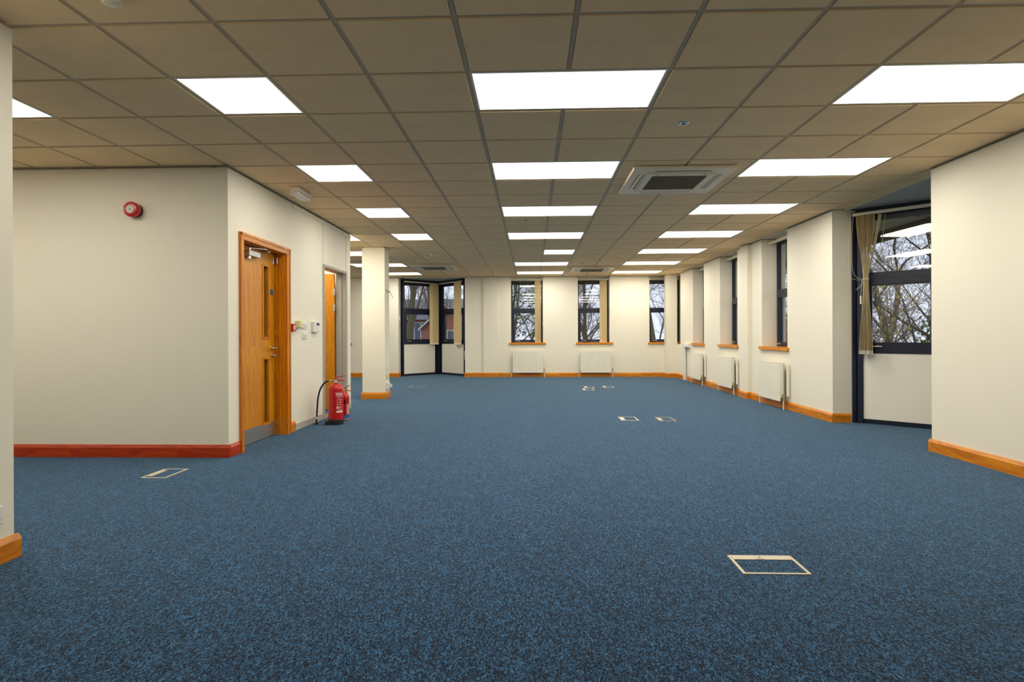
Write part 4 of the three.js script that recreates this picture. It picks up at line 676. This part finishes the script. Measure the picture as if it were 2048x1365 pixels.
// seen through the far pointed bay
tree('willow_tree', 'thick olive trunked bare tree before the brick building', null, -5.25, 23.5, { seed: 5, h: 7.2, r: 0.27, lean: [0.04, 0], kids: [8, 7, 6, 4], up: 0.9, open: [0.25, 0.6], from: 0.55, ratio: 0.6, wig: 0.16, bark: bark.olive, twig: bark.twig });
tree('willow_tree', 'slender green stemmed bare tree seen through the right half of the far bay', null, -4.1, 27, { seed: 6, h: 8, r: 0.17, kids: [10, 7, 6, 4], up: 0.8, open: [0.2, 0.6], from: 0.35, wig: 0.18, bark: bark.olive, twig: bark.twig });
// far wall windows
tree('willow_tree', 'greenish weeping bare tree behind the window nearest the pointed bay', null, -0.75, 22, { seed: 7, h: 8.5, r: 0.16, kids: [12, 9, 8, 6], droop: 0.75, up: 0.5, open: [0.5, 1.1], from: 0.3, wig: 0.2, bark: bark.olive, twig: bark.green, ivy: 200, ivyR: 0.7 });
tree('bare_tree', 'ivy clad bare tree behind the window nearest the pointed bay', null, 0.55, 25, { seed: 8, h: 8, r: 0.12, kids: [11, 8, 7, 6], wig: 0.3, bark: bark.dark, twig: bark.twig, ivy: 350, ivyR: 0.6 });
tree('bare_tree', 'brown twiggy bare tree behind the far window nearest the corner', null, 2.35, 23.5, { seed: 9, h: 8.5, r: 0.13, kids: [13, 9, 8, 6], wig: 0.3, from: 0.3, bark: bark.olive, twig: bark.twig });
tree('bare_tree', 'leaning bare tree with open branches behind the corner column window', null, 4.35, 21, { seed: 22, h: 9.5, r: 0.15, lean: [0.06, 0], kids: [9, 7, 6, 4], wig: 0.28, from: 0.3, bark: bark.olive, twig: bark.twig });
// right wall windows and the big bay
tree('bare_tree', 'large dark bare tree with long curving boughs outside the big bay', null, 9.6, 14.6, { seed: 13, h: 9.5, r: 0.13, lean: [0.01, 0], kids: [14, 9, 8, 6], wig: 0.34, from: 0.28, ratio: 0.5, open: [0.6, 1.15], bark: bark.dark, twig: bark.twig, catkins: 500 });
tree('hazel_tree', 'mossy catkin hung bare tree just outside the big bay', null, 7.6, 12.4, { seed: 15, h: 5.2, r: 0.10, lean: [-0.35, 0.1], kids: [11, 9, 8, 6], wig: 0.32, from: 0.25, open: [0.5, 1.1], bark: bark.olive, twig: bark.olive, catkins: 1100 });
tree('bare_tree', 'dark ivy covered trunk beside the big bay', null, 9.0, 13.0, { seed: 17, h: 6, r: 0.16, kids: [8, 7, 6, 4], wig: 0.4, from: 0.3, bark: bark.dark, twig: bark.dark, ivy: 900, ivyR: 0.55, catkins: 250 });
tree('bare_tree', 'tall slim bare tree standing behind the curving boughs of the big bay', null, 13.4, 19, { seed: 25, h: 11, r: 0.14, kids: [13, 9, 8, 5], wig: 0.32, from: 0.25, open: [0.5, 1.1], bark: bark.dark, twig: bark.twig });
tree('bare_tree', 'bare tree outside the deep recessed right wall window', null, 8.9, 20, { seed: 18, h: 8.5, r: 0.16, kids: [10, 8, 6, 5], wig: 0.3, bark: bark.brown });
const farSpots = [[-10, 54, 'behind the brick building roof'], [-1.6, 46, 'far behind the greenish weeping tree'], [1.6, 36, 'far behind the ivy clad tree'], [5.2, 47, 'far behind the brown twiggy tree'], [8.6, 37, 'far behind the leaning corner tree'], [20, 33, 'far behind the recessed right wall window'], [19.5, 24.5, 'far behind the big bay trees']];
farSpots.forEach(([x, Z, where], i) => tree('distant_tree', `distant bare winter tree ${where}`, far, x, Z, { seed: 60 + i, h: 8 + (i * 37 % 5) * 0.7, r: 0.18, kids: [10, 8, 6, 4], fine: 0.01, wig: 0.3, from: 0.2, bark: bark.brown, twig: bark.twig }));

renderer.render(scene, camera);
